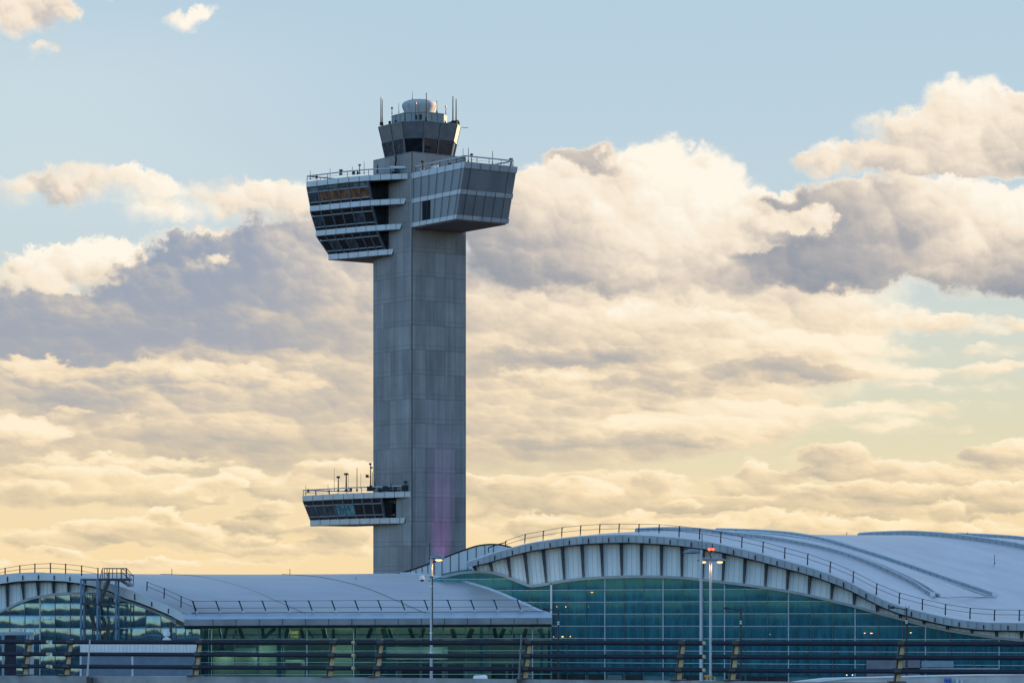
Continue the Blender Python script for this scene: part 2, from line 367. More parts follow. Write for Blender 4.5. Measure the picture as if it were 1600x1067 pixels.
def glass_facade(tint, refl, wob, wscale, mixf, dirt=0.0, rough=0.03):
    """coated curtain wall glass: partly mirror, partly tinted and clear, each pane slightly bowed"""
    def fn(t):
        co = t.node('ShaderNodeTexCoord').outputs['Object']
        uv = t.node('ShaderNodeUVMap').outputs[0]
        ux, uy, _ = t.sep(uv)
        cell = t.comb(t.m('FLOOR', ux), t.m('FLOOR', uy), 0.0)
        wn = t.node('ShaderNodeTexWhiteNoise', noise_dimensions='3D')
        t.put(wn.inputs[0], cell)
        # pillow shape of each pane plus a random tilt and slow ripples
        fx = t.m('SUBTRACT', t.m('FRACT', ux), 0.5)
        fy = t.m('SUBTRACT', t.m('FRACT', uy), 0.5)
        rip = t.noise(t.v('ADD', co, t.v('MULTIPLY', wn.outputs[1], (7.0, 7.0, 7.0))), wscale, 2, 0.5).outputs['Color']
        rip = t.v('SUBTRACT', rip, (0.5, 0.5, 0.5))
        rnd = t.v('SUBTRACT', wn.outputs[1], (0.5, 0.5, 0.5))
        tx, ty, tz = t.sep(t.v('ADD', t.v('MULTIPLY', rip, (wob, 0, wob)), t.v('MULTIPLY', rnd, (wob * 0.35, 0, wob * 0.35))))
        nx = t.m('MULTIPLY_ADD', fx, wob * 0.9, tx)
        nz = t.m('MULTIPLY_ADD', fy, wob * 0.9, tz)
        geo = t.node('ShaderNodeNewGeometry').outputs['Normal']
        nrm = t.v('NORMALIZE', t.v('ADD', geo, t.comb(nx, 0.0, nz)))
        gl = t.node('ShaderNodeBsdfGlossy')
        rc = t.mix(t.m('MULTIPLY', wn.outputs[0], 0.5), refl + (1,), tuple(v * 0.8 for v in refl) + (1,))
        t.put(gl.inputs['Color'], rc)
        gl.inputs['Roughness'].default_value = rough
        t.put(gl.inputs['Normal'], nrm)
        tr = t.node('ShaderNodeBsdfTransparent')
        t.put(tr.inputs[0], tint + (1,))
        ms = t.node('ShaderNodeMixShader')
        ms.inputs[0].default_value = mixf
        t.put(ms.inputs[1], tr.outputs[0])
        t.put(ms.inputs[2], gl.outputs[0])
        if dirt > 0:
            df = t.node('ShaderNodeBsdfDiffuse')
            df.inputs[0].default_value = (refl[0] * 0.35, refl[1] * 0.5, refl[2] * 0.55, 1)
            m2 = t.node('ShaderNodeMixShader')
            dn = t.noise(t.v('MULTIPLY', co, (1.5, 1.5, 0.25)), 1.0, 5, 0.6).outputs['Fac']
            t.put(m2.inputs[0], t.sm(dn, 0.3, 0.75, dirt * 0.4, dirt))
            t.put(m2.inputs[1], ms.outputs[0])
            t.put(m2.inputs[2], df.outputs[0])
            return m2.outputs[0]
        return ms.outputs[0]
    return fn


def dark_window(col, rough=0.06, spec=0.5):
    def fn(t):
        co = t.node('ShaderNodeTexCoord').outputs['Object']
        rnd = t.node('ShaderNodeObjectInfo').outputs['Random']
        a = t.noise(t.v('ADD', co, t.comb(t.m('MULTIPLY', rnd, 31.0), 0.0, 0.0)), 0.9, 5, 0.65).outputs['Fac']
        c = t.mix(t.sm(a, 0.35, 0.75), tuple(v * 0.35 for v in col) + (1,), tuple(v * 1.3 for v in col) + (1,))
        return bsdf(t, c, rough, 0.0, spec)
    return fn


def emit(col, s):
    def fn(t):
        e = t.node('ShaderNodeEmission')
        e.inputs[0].default_value = col + (1,)
        e.inputs[1].default_value = s
        return e.outputs[0]
    return fn


def roof_sheet(c1, c2):
    def fn(t):
        co = t.node('ShaderNodeTexCoord').outputs['Object']
        a = t.noise(t.v('MULTIPLY', co, (0.06, 0.25, 0.5)), 1.0, 7, 0.62).outputs['Fac']
        b = t.noise(t.v('MULTIPLY', co, (0.16, 1.6, 2.4)), 1.0, 5, 0.7).outputs['Fac']
        g = t.noise(co, 3.0, 4, 0.6).outputs['Fac']
        f = t.m('MULTIPLY_ADD', t.m('SUBTRACT', g, 0.5), 0.5, t.sm(a, 0.3, 0.7))
        col = t.mix(f, c1 + (1,), c2 + (1,))
        st = t.m('MULTIPLY', t.sm(b, 0.62, 0.74), t.sm(a, 0.48, 0.6))
        col = t.mix(t.m('MULTIPLY', st, 0.5), col, (0.16, 0.16, 0.19, 1))
        return bsdf(t, col, 0.42, 0.25, 0.5)
    return fn


M = {}
M['concrete'] = mat('board marked concrete', concrete_tower)
M['parapet'] = mat('parapet concrete', painted((0.20, 0.20, 0.21), (0.33, 0.33, 0.33), 1.3, 0.85, spec=0.2, grain=0.1))
M['pale_concrete'] = mat('pale concrete', painted((0.40, 0.39, 0.40), (0.58, 0.57, 0.57), 0.9, 0.8, spec=0.2, grain=0.1))
M['ground'] = mat('apron asphalt', painted((0.07, 0.07, 0.075), (0.11, 0.11, 0.115), 0.15, 0.9, spec=0.2))
M['road'] = mat('road asphalt', painted((0.05, 0.05, 0.055), (0.08, 0.08, 0.085), 0.4, 0.9, spec=0.2))
M['panel'] = mat('grey cladding panel', painted((0.125, 0.14, 0.165), (0.165, 0.18, 0.205), 0.35, 0.42, 0.35, stretch=(1, 1, 0.4)))
M['panel_dark'] = mat('dark cladding panel', painted((0.15, 0.145, 0.155), (0.19, 0.185, 0.195), 0.35, 0.42, 0.3, stretch=(1, 1, 0.4)))
M['band'] = mat('pale spandrel band', painted((0.30, 0.32, 0.36), (0.38, 0.40, 0.44), 0.5, 0.38, 0.3))
M['cab_panel'] = mat('blue grey cab panel', painted((0.085, 0.10, 0.125), (0.115, 0.13, 0.155), 0.6, 0.4, 0.4))
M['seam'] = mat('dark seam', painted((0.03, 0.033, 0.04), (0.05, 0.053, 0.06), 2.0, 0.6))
M['mullion'] = mat('grey window frame', painted((0.09, 0.105, 0.135), (0.13, 0.15, 0.18), 1.0, 0.4, 0.5))
M['glass_dark'] = mat('dark tower glass', dark_window((0.012, 0.014, 0.02)))
M['glass_brown'] = mat('glass with brown blinds', dark_window((0.20, 0.095, 0.05), 0.12))
M['glass_blue'] = mat('glass with pale blinds', dark_window((0.10, 0.26, 0.30), 0.1))
M['glass_grey'] = mat('grey tower glass', dark_window((0.05, 0.065, 0.085)))
M['soffit'] = mat('soffit', painted((0.12, 0.11, 0.12), (0.17, 0.155, 0.165), 0.6, 0.8))
M['copper'] = mat('green copper edge', painted((0.07, 0.17, 0.15), (0.12, 0.24, 0.21), 2.0, 0.6))
M['roofing'] = mat('grey roofing', painted((0.20, 0.20, 0.21), (0.28, 0.28, 0.29), 0.5, 0.9))
M['white'] = mat('white paint', painted((0.62, 0.63, 0.65), (0.74, 0.75, 0.77), 1.2, 0.4))
M['radome'] = mat('radome shell', painted((0.34, 0.36, 0.39), (0.40, 0.42, 0.45), 0.6, 0.85, spec=0.1))
M['dark_metal'] = mat('dark metal', painted((0.022, 0.024, 0.03), (0.04, 0.042, 0.05), 3.0, 0.85, 0.0, spec=0.15))
M['rail_metal'] = mat('galvanised rail', painted((0.20, 0.23, 0.27), (0.30, 0.33, 0.37), 2.0, 0.45, 0.6))
M['red'] = mat('red paint', painted((0.55, 0.06, 0.05), (0.7, 0.09, 0.07), 3.0, 0.5))
M['roof'] = mat('white roof membrane', roof_sheet((0.52, 0.46, 0.455), (0.62, 0.56, 0.555)))
M['roof_left'] = mat('weathered roof membrane', roof_sheet((0.44, 0.40, 0.40), (0.51, 0.47, 0.47)))
M['rib_shade'] = mat('blue grey shaded rib side', painted((0.29, 0.33, 0.38), (0.35, 0.39, 0.44), 0.8, 0.5))  # darker than the roof: shade on the rib faces is put into the colour
M['fascia'] = mat('pale metal fascia', painted((0.42, 0.47, 0.54), (0.52, 0.57, 0.63), 0.7, 0.4, 0.3, stretch=(1, 1, 0.3)))
M['white_wall'] = mat('white wall panel', painted((0.62, 0.68, 0.71), (0.72, 0.77, 0.79), 0.5, 0.5, 0.1, stretch=(1, 1, 0.2)))
M['trim'] = mat('grey arch trim', painted((0.27, 0.29, 0.31), (0.35, 0.37, 0.39), 1.0, 0.5, 0.2))
M['matte_dark'] = mat('matte dark glazing', painted((0.012, 0.014, 0.02), (0.022, 0.025, 0.034), 1.0, 0.95, spec=0.05))
M['fin'] = mat('dark fin', painted((0.035, 0.04, 0.055), (0.06, 0.065, 0.085), 1.0, 0.5, 0.3))
M['gl_main'] = mat('teal curtain glass', glass_facade((0.05, 0.30, 0.40), (0.13, 0.46, 0.57), 0.014, 0.25, 0.20, 0.66, 0.06))
M['gl_gable'] = mat('reflective gable glass', glass_facade((0.10, 0.36, 0.38), (0.33, 0.52, 0.64), 0.12, 0.5, 0.48, 0.42, 0.07))
M['gl_eave'] = mat('clear green glass', glass_facade((0.20, 0.42, 0.42), (0.25, 0.55, 0.55), 0.02, 0.3, 0.12, 0.06, 0.05))
M['mull_pale'] = mat('pale mullion', painted((0.30, 0.36, 0.42), (0.40, 0.46, 0.52), 1.0, 0.4, 0.4))
M['mull_dark'] = mat('blue grey mullion', painted((0.06, 0.10, 0.13), (0.10, 0.14, 0.17), 1.0, 0.4, 0.4))
M['teal_col'] = mat('teal column', painted((0.10, 0.28, 0.34), (0.14, 0.34, 0.40), 1.0, 0.4, 0.2))
M['strut'] = mat('black strut', painted((0.02, 0.021, 0.024), (0.035, 0.036, 0.04), 1.0, 0.5))
M['inner_wall'] = mat('inner wall', painted((0.22, 0.30, 0.28), (0.32, 0.40, 0.36), 0.12, 0.8))
M['inner_teal'] = mat('inner hall', painted((0.05, 0.16, 0.19), (0.12, 0.26, 0.29), 0.16, 0.8, stretch=(1, 1, 0.4)))
M['inner_olive'] = mat('inner partition', painted((0.36, 0.42, 0.30), (0.46, 0.50, 0.36), 0.3, 0.8))
M['inner_dark'] = mat('dark opening', painted((0.012, 0.014, 0.016), (0.03, 0.032, 0.035), 0.5, 0.8))
M['louvre'] = mat('blue grey louvre', painted((0.20, 0.27, 0.36), (0.26, 0.33, 0.42), 1.0, 0.5, 0.2))
M['rail_navy'] = mat('navy painted rail', painted((0.010, 0.011, 0.024), (0.018, 0.020, 0.038), 4.0, 0.6, 0.0, spec=0.3))
M['tan'] = mat('tan bracket face', painted((0.50, 0.36, 0.19), (0.60, 0.45, 0.26), 5.0, 0.7))
M['post_dark'] = mat('dark bracket side', painted((0.02, 0.02, 0.03), (0.04, 0.04, 0.05), 5.0, 0.6))
M['stair_blue'] = mat('blue steel', painted((0.07, 0.14, 0.24), (0.11, 0.19, 0.30), 1.0, 0.4, 0.3))
M['stair_dark'] = mat('brown black steel', painted((0.03, 0.025, 0.026), (0.055, 0.045, 0.045), 2.0, 0.6))
M['pole_grey'] = mat('lamp pole grey', painted((0.36, 0.38, 0.43), (0.46, 0.48, 0.53), 1.5, 0.4, 0.2, stretch=(1, 1, 0.2)))
M['lamp_head'] = mat('lamp head grey', painted((0.16, 0.20, 0.26), (0.22, 0.27, 0.33), 2.0, 0.4, 0.3))
M['lamp_glow'] = mat('amber lamp', emit((1.0, 0.42, 0.10), 1.5))
M['beacon'] = mat('red beacon', emit((1.0, 0.10, 0.05), 1.0))
M['inner_lamp'] = mat('hall lamp', emit((1.0, 0.50, 0.14), .75))
M['inner_lamp_w'] = mat('white hall lamp', emit((0.9, 0.95, 0.85), .35))
M['orange'] = mat('orange plastic', painted((0.65, 0.26, 0.02), (0.8, 0.34, 0.03), 3.0, 0.5))
M['sign_blue'] = mat('sign blue', painted((0.012, 0.07, 0.36), (0.016, 0.09, 0.42), 2.0, 0.4))
M['car_paint'] = mat('white car paint', painted((0.66, 0.68, 0.72), (0.72, 0.74, 0.78), 1.0, 0.2, spec=0.6))
M['tyre'] = mat('tyre rubber', painted((0.012, 0.012, 0.012), (0.02, 0.02, 0.02), 4.0, 0.8))
M['dull_yellow'] = mat('dull yellow', painted((0.16, 0.11, 0.015), (0.24, 0.17, 0.03), 2.0, 0.7))
M['violet_board'] = mat('violet grey board', painted((0.15, 0.15, 0.19), (0.20, 0.20, 0.24), 1.0, 0.6))
M['sheet_grey'] = mat('grey sheet panel', painted((0.28, 0.30, 0.36), (0.36, 0.38, 0.44), 1.0, 0.5))


# ------------------------------------------------------------------ mesh helpers
class MB:
    def __init__(s):
        s.vs, s.fs, s.uv = [], [], {}

    def face(s, pts, uvs=None):
        i = len(s.vs)
        s.vs += [Vector(p) for p in pts]
        if uvs:
            s.uv[len(s.fs)] = uvs
        s.fs.append(list(range(i, i + len(pts))))
        return s

    def hexa(s, a, b):
        """solid between two quads a and b (same order)"""
        i = len(s.vs)
        s.vs += [Vector(p) for p in list(a) + list(b)]
        n = len(a)
        s.fs.append([i + k for k in reversed(range(n))])
        s.fs.append([i + n + k for k in range(n)])
        for k in range(n):
            s.fs.append([i + k, i + (k + 1) % n, i + n + (k + 1) % n, i + n + k])
        return s

    def box(s, x0, x1, y0, y1, z0, z1):
        return s.hexa([(x0, y0, z0), (x1, y0, z0), (x1, y1, z0), (x0, y1, z0)], [(x0, y0, z1), (x1, y0, z1), (x1, y1, z1), (x0, y1, z1)])

    def bar(s, p, q, w, h=None, up=(0, 0, 1)):
        """box beam from p to q"""
        p, q = Vector(p), Vector(q)
        h = w if h is None else h
        d = (q - p).normalized()
        u = Vector(up)
        if abs(d.dot(u)) > 0.95:
            u = Vector((0, 1, 0))
        a = d.cross(u).normalized() * (w / 2)
        b = a.cross(d).normalized() * (h / 2)
        return s.hexa([p - a - b, p + a - b, p + a + b, p - a + b], [q - a - b, q + a - b, q + a + b, q - a + b])

    def tube(s, path, r, n=8, r2=None, cap=True):
        path = [Vector(p) for p in path]
        i0 = len(s.vs)
        m = len(path)
        for k, p in enumerate(path):
            d = (path[min(k + 1, m - 1)] - path[max(k - 1, 0)]).normalized()
            u = Vector((0, 0, 1)) if abs(d.z) < 0.9 else Vector((1, 0, 0))
            a = d.cross(u).normalized()
            b = d.cross(a).normalized()
            rr = r if r2 is None else r + (r2 - r) * k / (m - 1)
            for j in range(n):
                t = 2 * math.pi * j / n
                s.vs.append(p + a * (rr * math.cos(t)) + b * (rr * math.sin(t)))
        for k in range(m - 1):
            for j in range(n):
                s.fs.append([i0 + k * n + j, i0 + k * n + (j + 1) % n, i0 + (k + 1) * n + (j + 1) % n, i0 + (k + 1) * n + j])
        if cap:
            s.fs.append([i0 + j for j in range(n)])
            s.fs.append([i0 + (m - 1) * n + j for j in range(n)])
        return s

    def lathe(s, prof, cx, cy, n=24, sx=1.0, sy=1.0):
        """prof = [(radius, z)]"""
        i0 = len(s.vs)
        for r, z in prof:
            for j in range(n):
                t = 2 * math.pi * j / n
                s.vs.append(Vector((cx + r * sx * math.cos(t), cy + r * sy * math.sin(t), z)))
        for k in range(len(prof) - 1):
            for j in range(n):
                s.fs.append([i0 + k * n + j, i0 + k * n + (j + 1) % n, i0 + (k + 1) * n + (j + 1) % n, i0 + (k + 1) * n + j])
        s.fs.append([i0 + j for j in range(n)])
        s.fs.append([i0 + (len(prof) - 1) * n + j for j in range(n)])
        return s

    def loft(s, rows):
        """surface through rows of points (equal length)"""
        i0 = len(s.vs)
        n = len(rows[0])
        for r in rows:
            s.vs += [Vector(p) for p in r]
        for k in range(len(rows) - 1):
            for j in range(n - 1):
                s.fs.append([i0 + k * n + j, i0 + k * n + j + 1, i0 + (k + 1) * n + j + 1, i0 + (k + 1) * n + j])
        return s

    def band(s, a, b, thick):
        """solid strip between polylines a and b (same length), thickened along +y by thick"""
        t = Vector((0, thick, 0))
        a = [Vector(p) for p in a]
        b = [Vector(p) for p in b]
        n = len(a)
        for k in range(n - 1):
            s.hexa([a[k], a[k + 1], b[k + 1], b[k]], [a[k] + t, a[k + 1] + t, b[k + 1] + t, b[k] + t])
        return s


ROOTLOC = {}


def root_of(o):
    while o.parent:
        o = o.parent
    return o


def tag(o, label, cat, group=None, kind=None):
    o['label'] = label
    o['category'] = cat
    if group:
        o['group'] = group
    if kind:
        o['kind'] = kind
    return o


def thing(name, label, cat, loc, rotz=0.0, group=None):
    o = bpy.data.objects.new(name, None)
    COL.objects.link(o)
    o.location = loc
    o.rotation_euler = (0, 0, rotz)
    o.empty_display_size = 0.5
    return tag(o, label, cat, group)


def build(name, mb, material, parent=None, local=False, smooth=False, base=None, label=None, weld=True):
    """one mesh object; vertices are in world space unless local"""
    me = bpy.data.meshes.new(name)
    o = bpy.data.objects.new(name, me)
    COL.objects.link(o)
    inv = None
    if parent is not None:
        o.parent = parent
        r = root_of(parent)
        if not local:
            inv = (Matrix.Translation(r.location) @ Matrix.Rotation(r.rotation_euler.z, 4, 'Z')).inverted()
    elif base is not None:
        o.location = base
        inv = Matrix.Translation(base).inverted()
    vs = [inv @ v for v in mb.vs] if inv is not None else mb.vs
    me.from_pydata([tuple(v) for v in vs], [], mb.fs)
    if mb.uv:
        ul = me.uv_layers.new(name='panes')
        for fi, uvs in mb.uv.items():
            p = me.polygons[fi]
            for li, q in zip(p.loop_indices, uvs):
                ul.data[li].uv = q
    if weld:
        bm = bmesh.new()
        bm.from_mesh(me)
        bmesh.ops.remove_doubles(bm, verts=bm.verts, dist=0.0005)
        bmesh.ops.recalc_face_normals(bm, faces=bm.faces)
        bm.to_mesh(me)
        bm.free()
    if smooth:
        for p in me.polygons:
            p.use_smooth = True
        try:
            me.set_sharp_from_angle(angle=math.radians(40))
        except Exception:
            pass
    me.materials.append(M[material] if isinstance(material, str) else material)
    if label:
        o['label'] = label
    return o


def second_material(o, m, faces):
    o.data.materials.append(M[m])
    for f in faces:
        if f < len(o.data.polygons):
            o.data.polygons[f].material_index = 1


def copy_tree(o, parent=None):
    c = o.copy()
    COL.objects.link(c)
    if parent is not None:
        c.parent = parent
    for ch in list(o.children):
        copy_tree(ch, c)
    return c


def P(x, y, D):
    """point at depth D seen in the direction of the survey point (x, y)"""
    return Vector(((x - 800.0) / F * D, D, EYE + (HZ - y) / F * D))


def interp(poly, x):
    if x <= poly[0][0]:
        return poly[0][1]
    for (x0, y0), (x1, y1) in zip(poly, poly[1:]):
        if x <= x1:
            return y0 + (y1 - y0) * (x - x0) / (x1 - x0)
    return poly[-1][1]


def smooth_curve(poly, n):
    """Catmull-Rom resampling of a polyline into n points (even in x)"""
    xs = [p[0] for p in poly]
    out = []
    for i in range(n):
        x = xs[0] + (xs[-1] - xs[0]) * i / (n - 1)
        k = 0
        while k < len(xs) - 2 and x > xs[k + 1]:
            k += 1
        x0, x1 = xs[k], xs[k + 1]
        y0, y1 = poly[k][1], poly[k + 1][1]
        m0 = (poly[k + 1][1] - poly[k - 1][1]) / (xs[k + 1] - xs[k - 1]) if k > 0 else (y1 - y0) / (x1 - x0)
        m1 = (poly[k + 2][1] - poly[k][1]) / (xs[k + 2] - xs[k]) if k < len(xs) - 2 else (y1 - y0) / (x1 - x0)
        h = x1 - x0
        t = (x - x0) / h
        y = (2 * t ** 3 - 3 * t ** 2 + 1) * y0 + (t ** 3 - 2 * t ** 2 + t) * h * m0 + (-2 * t ** 3 + 3 * t ** 2) * y1 + (t ** 3 - t ** 2) * h * m1
        out.append((x, y))
    return out


# ------------------------------------------------------------------ ground
g = MB()
nx, ny = 24, 24
gx = [-9000 + 18000 * i / nx for i in range(nx + 1)]
gy = [-3000 + 21000 * (j / ny) ** 2 for j in range(ny + 1)]
g.loft([[(x, y, 0.0) for x in gx] for y in gy])
go = build('ground', g, 'ground')
tag(go, 'flat dark asphalt apron below and around the terminal', 'ground', kind='structure')

# elevated terminal road in front of the glass buildings
rd = MB()
rd.box(-160, 160, 176, 236, 3.4, 4.4)
for px in range(-150, 151, 30):
    rd.box(px - 0.8, px + 0.8, 204, 207, 0.004, 3.4)
tag(build('elevated_road', rd, 'road'), 'elevated asphalt road in front of the glass terminal', 'road', kind='structure')

# viaduct deck the foreground railing stands on
dk = MB()
dk.box(-30, 30, 49, 75, EYE - 4.6, EYE - 3.6)
for px in (-20, 0, 20):
    dk.box(px - 1, px + 1, 60, 62, 0.004, EYE - 4.6)
tag(build('viaduct_deck', dk, 'parapet'), 'grey concrete deck under the roadside parapet', 'road deck', kind='structure')

# ------------------------------------------------------------------ control tower
TD = 527.0
S = TD / F
ANG = math.atan2(60.0, 85.0)
CA, SA = math.cos(ANG), math.sin(ANG)
TC = P(643.5, HZ, TD)
tower = thing('control_tower', 'tall grey concrete airport control tower with cantilevered glass cabs', 'control tower', (TC.x, TC.y, 0.0), ANG)


KU, KV = 0.984, 1.08      # plan scale along the two faces


def T(u, v, h):
    return Vector((u * S * KU, v * S * KV, (h + HK) * S + EYE))


def LD(L, d):
    """lateral / depth offset (to the left, away) -> tower plan coordinates"""
    L = (156.5 + L) * (1 + d / F) - 156.5
    return ((-CA * L + SA * d) / KU, (SA * L + CA * d) / KV)


def tb(name, mb, m, parent, **kw):
    return build(name, mb, m, parent, local=True, **kw)


# shaft: square with a fine arris groove on the near corner
W = 104.0
g = MB()
out = [(1.2, 0), (W, 0), (W, W), (0, W), (0, 1.2), (0.7, 1.0), (1.0, 0.7)]
zs = [-126.4 - HK, 618.0]
g.hexa([T(u, v, zs[0]) for u, v in out], [T(u, v, zs[1]) for u, v in out])
shaft = tb('shaft', g, 'concrete', tower)
g = MB()
g.hexa([T(-.25, .3, -120), T(.5, -.25, -120), T(1.1, .6, -120), T(.5, 1.2, -120)], [T(-.25, .3, 617), T(.5, -.25, 617), T(1.1, .6, 617), T(.5, 1.2, 617)])
tb('corner_groove', g, 'seam', shaft)
g = MB()
g.hexa([T(3, 3, 618.02), T(W - 3, 3, 618.02), T(W - 3, W - 3, 618.02), T(3, W - 3, 618.02)], [T(3, 3, 618.6), T(W - 3, 3, 618.6), T(W - 3, W - 3, 618.6), T(3, W - 3, 618.6)])
tb('parapet_roof', g, 'roofing', shaft)


def strip(mb, pts, h0, h1, thick, inward, shift0=0.0):
    """vertical band along plan polyline pts (u,v), thickened towards `inward` (u,v)"""
    ins = []
    for (u, v) in pts:
        du, dv = inward[0] - u, inward[1] - v
        n = math.hypot(du, dv)
        ins.append((u + du / n * thick, v + dv / n * thick))
    for k in range(len(pts) - 1):
        a, b = pts[k], pts[k + 1]
        ia, ib = ins[k], ins[k + 1]
        sh = 0.0
        lo_a = a
        if k == 0 and shift0:
            t = min(0.9, shift0 / math.hypot(b[0] - a[0], b[1] - a[1]))
            lo_a = (a[0] + (b[0] - a[0]) * t, a[1] + (b[1] - a[1]) * t)
        mb.hexa([T(*lo_a, h0), T(*b, h0), T(*ib, h0), T(*ia, h0)], [T(*a, h1), T(*b, h1), T(*ib, h1), T(*ia, h1)])
    return mb


def at_L(curve, L):
    """interpolated (L, d) point on a level curve"""
    return (L, interp(curve, L))


def off(pt, n):
    """set a plan point back from the facade by n (straight away from the viewer and to the right)"""
    L, d = pt
    return (L - n * 0.35, d + n)


def antenna(parent, u, v, h0, h1, r=0.09, tip=None, name='antenna'):
    g = MB()
    g.tube([T(u, v, h0), T(u, v, h1)], r, 6, r * 0.6)
    g.tube([T(u, v, h0), T(u, v, h0 + (h1 - h0) * 0.12)], r * 1.9, 6)
    o = tb(name, g, 'dark_metal', parent)
    if tip:
        g = MB()
        g.tube([T(u, v, h1 - 2.6), T(u, v, h1)], r * 2.6, 8)
        tb('antenna_tip', g, tip, o)
    return o


def make_cab(name, levels, heights, bandh, fac_start, cols, rows, recess_v, back, styles, spandrel_first, rail_h):
    """a cantilevered cab: levels = front outlines (L,d) from tower tip to far end"""
    cab_g = MB()
    inward = back
    for k in range(len(levels) - 1):
        # solid core behind the glass
        rows2 = []
        for j in (k, k + 1):
            lv, s0 = levels[j], fac_start[j] + 1
            rows2.append([LD(*off(at_L(lv, s0 + (lv[-1][0] - s0) * i / 6), 6.0)) for i in range(7)])
        for i in range(6):
            a, b = rows2[0][i], rows2[0][i + 1]
            c, d = rows2[1][i], rows2[1][i + 1]
            cab_g.hexa([T(*c, heights[k + 1] - 2), T(*d, heights[k + 1] - 2), T(d[0] + 62, d[1], heights[k + 1] - 2), T(c[0] + 62, c[1], heights[k + 1] - 2)],
                       [T(*a, heights[k] - 2), T(*b, heights[k] - 2), T(b[0] + 62, b[1], heights[k] - 2), T(a[0] + 62, a[1], heights[k] - 2)])
    cab = tb(name, cab_g, 'glass_dark', tower)
    # spandrel bands that run past the glass and die into the shaft
    for k, lv in enumerate(levels):
        pts = [LD(*p) for p in lv]
        e = pts[-1]
        ret = [(e[0] + 45, e[1] + 3), (e[0] + 95, e[1] + 4)]
        g = MB()
        strip(g, pts + ret, heights[k] - bandh, heights[k], 7.0, inward, 0.0 if k == 0 else 3.0)
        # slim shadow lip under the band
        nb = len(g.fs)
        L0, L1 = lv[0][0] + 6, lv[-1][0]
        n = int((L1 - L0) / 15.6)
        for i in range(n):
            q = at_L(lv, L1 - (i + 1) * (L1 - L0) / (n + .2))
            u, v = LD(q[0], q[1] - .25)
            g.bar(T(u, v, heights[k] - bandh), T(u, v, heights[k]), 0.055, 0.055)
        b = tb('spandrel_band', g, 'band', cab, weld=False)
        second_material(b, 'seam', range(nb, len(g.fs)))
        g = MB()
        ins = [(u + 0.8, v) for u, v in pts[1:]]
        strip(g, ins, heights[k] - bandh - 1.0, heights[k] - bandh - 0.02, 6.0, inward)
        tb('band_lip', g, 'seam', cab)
        # slab roof / floor plate
    top = [LD(*off(p, 1.5)) for p in levels[0]]
    g = MB()
    for i in range(len(top) - 1):
        a, b = top[i], top[i + 1]
        h = heights[0] - 0.9
        g.hexa([T(*a, h - 1.0), T(*b, h - 1.0), T(b[0] + 92, b[1], h - 1.0), T(a[0] + 60, a[1], h - 1.0)], [T(*a, h), T(*b, h), T(b[0] + 92, b[1], h), T(a[0] + 60, a[1], h)])
    tb('cab_roof', g, 'roofing', cab)
    low = [LD(*off(p, 1.5)) for p in levels[-1]]
    g = MB()
    for i in range(len(low) - 1):
        a, b = low[i], low[i + 1]
        h = heights[-1] - bandh
        g.hexa([T(*a, h - .5), T(*b, h - .5), T(b[0] + 85, b[1], h - .5), T(a[0] + 85, a[1], h - .5)], [T(*a, h + 1.0), T(*b, h + 1.0), T(b[0] + 85, b[1], h + 1.0), T(a[0] + 85, a[1], h + 1.0)])
    tb('cab_soffit', g, 'soffit', cab)
    # glass facade between the bands
    frame = MB()
    for k in range(len(levels) - 1):
        hT, hB = heights[k] - bandh, heights[k + 1]
        lt, lb = levels[k], levels[k + 1]
        s0, s1 = fac_start[k], fac_start[k + 1]
        n = cols[k]
        def Q(i, f, inset=2.2):
            """point of facade column i at fraction f downwards"""
            a = at_L(lt, s0 + (lt[-1][0] - .5 - s0) * i / n)
            b = at_L(lb, s1 + (lb[-1][0] - .5 - s1) * i / n)
            a, b = off(a, inset), off(b, inset)
            p = (a[0] + (b[0] - a[0]) * f, a[1] + (b[1] - a[1]) * f)
            return T(*LD(*p), hT + (hB - hT) * f)
        rws = rows[k]
        for i in range(n):
            st = styles[k][n - 1 - i]
            w = MB()
            dark = []
            for (f0, f1, kind) in rws:
                if kind != 'spandrel':
                    if kind == 'strip':
                        dark.append(len(w.fs))
                    w.face([Q(i, f0), Q(i + 1, f0), Q(i + 1, f1), Q(i, f1)])
            win = tb('window', w, st, cab, weld=False)
            second_material(win, 'glass_dark', dark)
        if spandrel_first and k == 0:
            sp = MB()
            for i in range(n):
                sp.face([Q(i, rws[0][0]), Q(i + 1, rws[0][0]), Q(i + 1, rws[0][1]), Q(i, rws[0][1])])
            tb('green_spandrel', sp, 'green_spandrel', cab)
        # mullions and transoms
        for i in range(n + 1):
            wd = 0.42 if i == 0 else (0.20 if i < n else 0.16)
            frame.bar(Q(i, 0, 1.6), Q(i, 1, 1.6), wd, 0.22, up=(0, 1, 0))
        fr = sorted(set([r[0] for r in rws[1:]]))
        for f in fr:
            for i in range(n):
                frame.bar(Q(i, f, 1.8), Q(i + 1, f, 1.8), 0.18, 0.20)
    tb('window_frame', frame, 'mullion', cab)
    # recessed glazing beside the shaft
    g = MB()
    e0 = recess_v
    hT, hB = heights[0] - bandh + 1, heights[-1] - bandh + 1
    g.hexa([T(-1.0, e0, hB), T(-1.0, e0 + 60, hB), T(2, e0 + 60, hB), T(2, e0, hB)], [T(-1.0, e0, hT), T(-1.0, e0 + 60, hT), T(2, e0 + 60, hT), T(2, e0, hT)])
    tb('side_glazing', g, 'glass_dark', cab)
    g = MB()
    for k in range(len(levels) - 1):
        a, b = heights[k] - bandh, heights[k + 1]
        for f in (0.18, 0.86):
            h = a + (b - a) * f
            g.bar(T(-1.6, e0, h), T(-1.6, e0 + 58, h), 0.16, 0.16)
        if k < len(levels) - 2 or len(levels) == 2:
            g.bar(T(-1.6, e0 + 26, a), T(-1.6, e0 + 26, b), 0.16, 0.16)
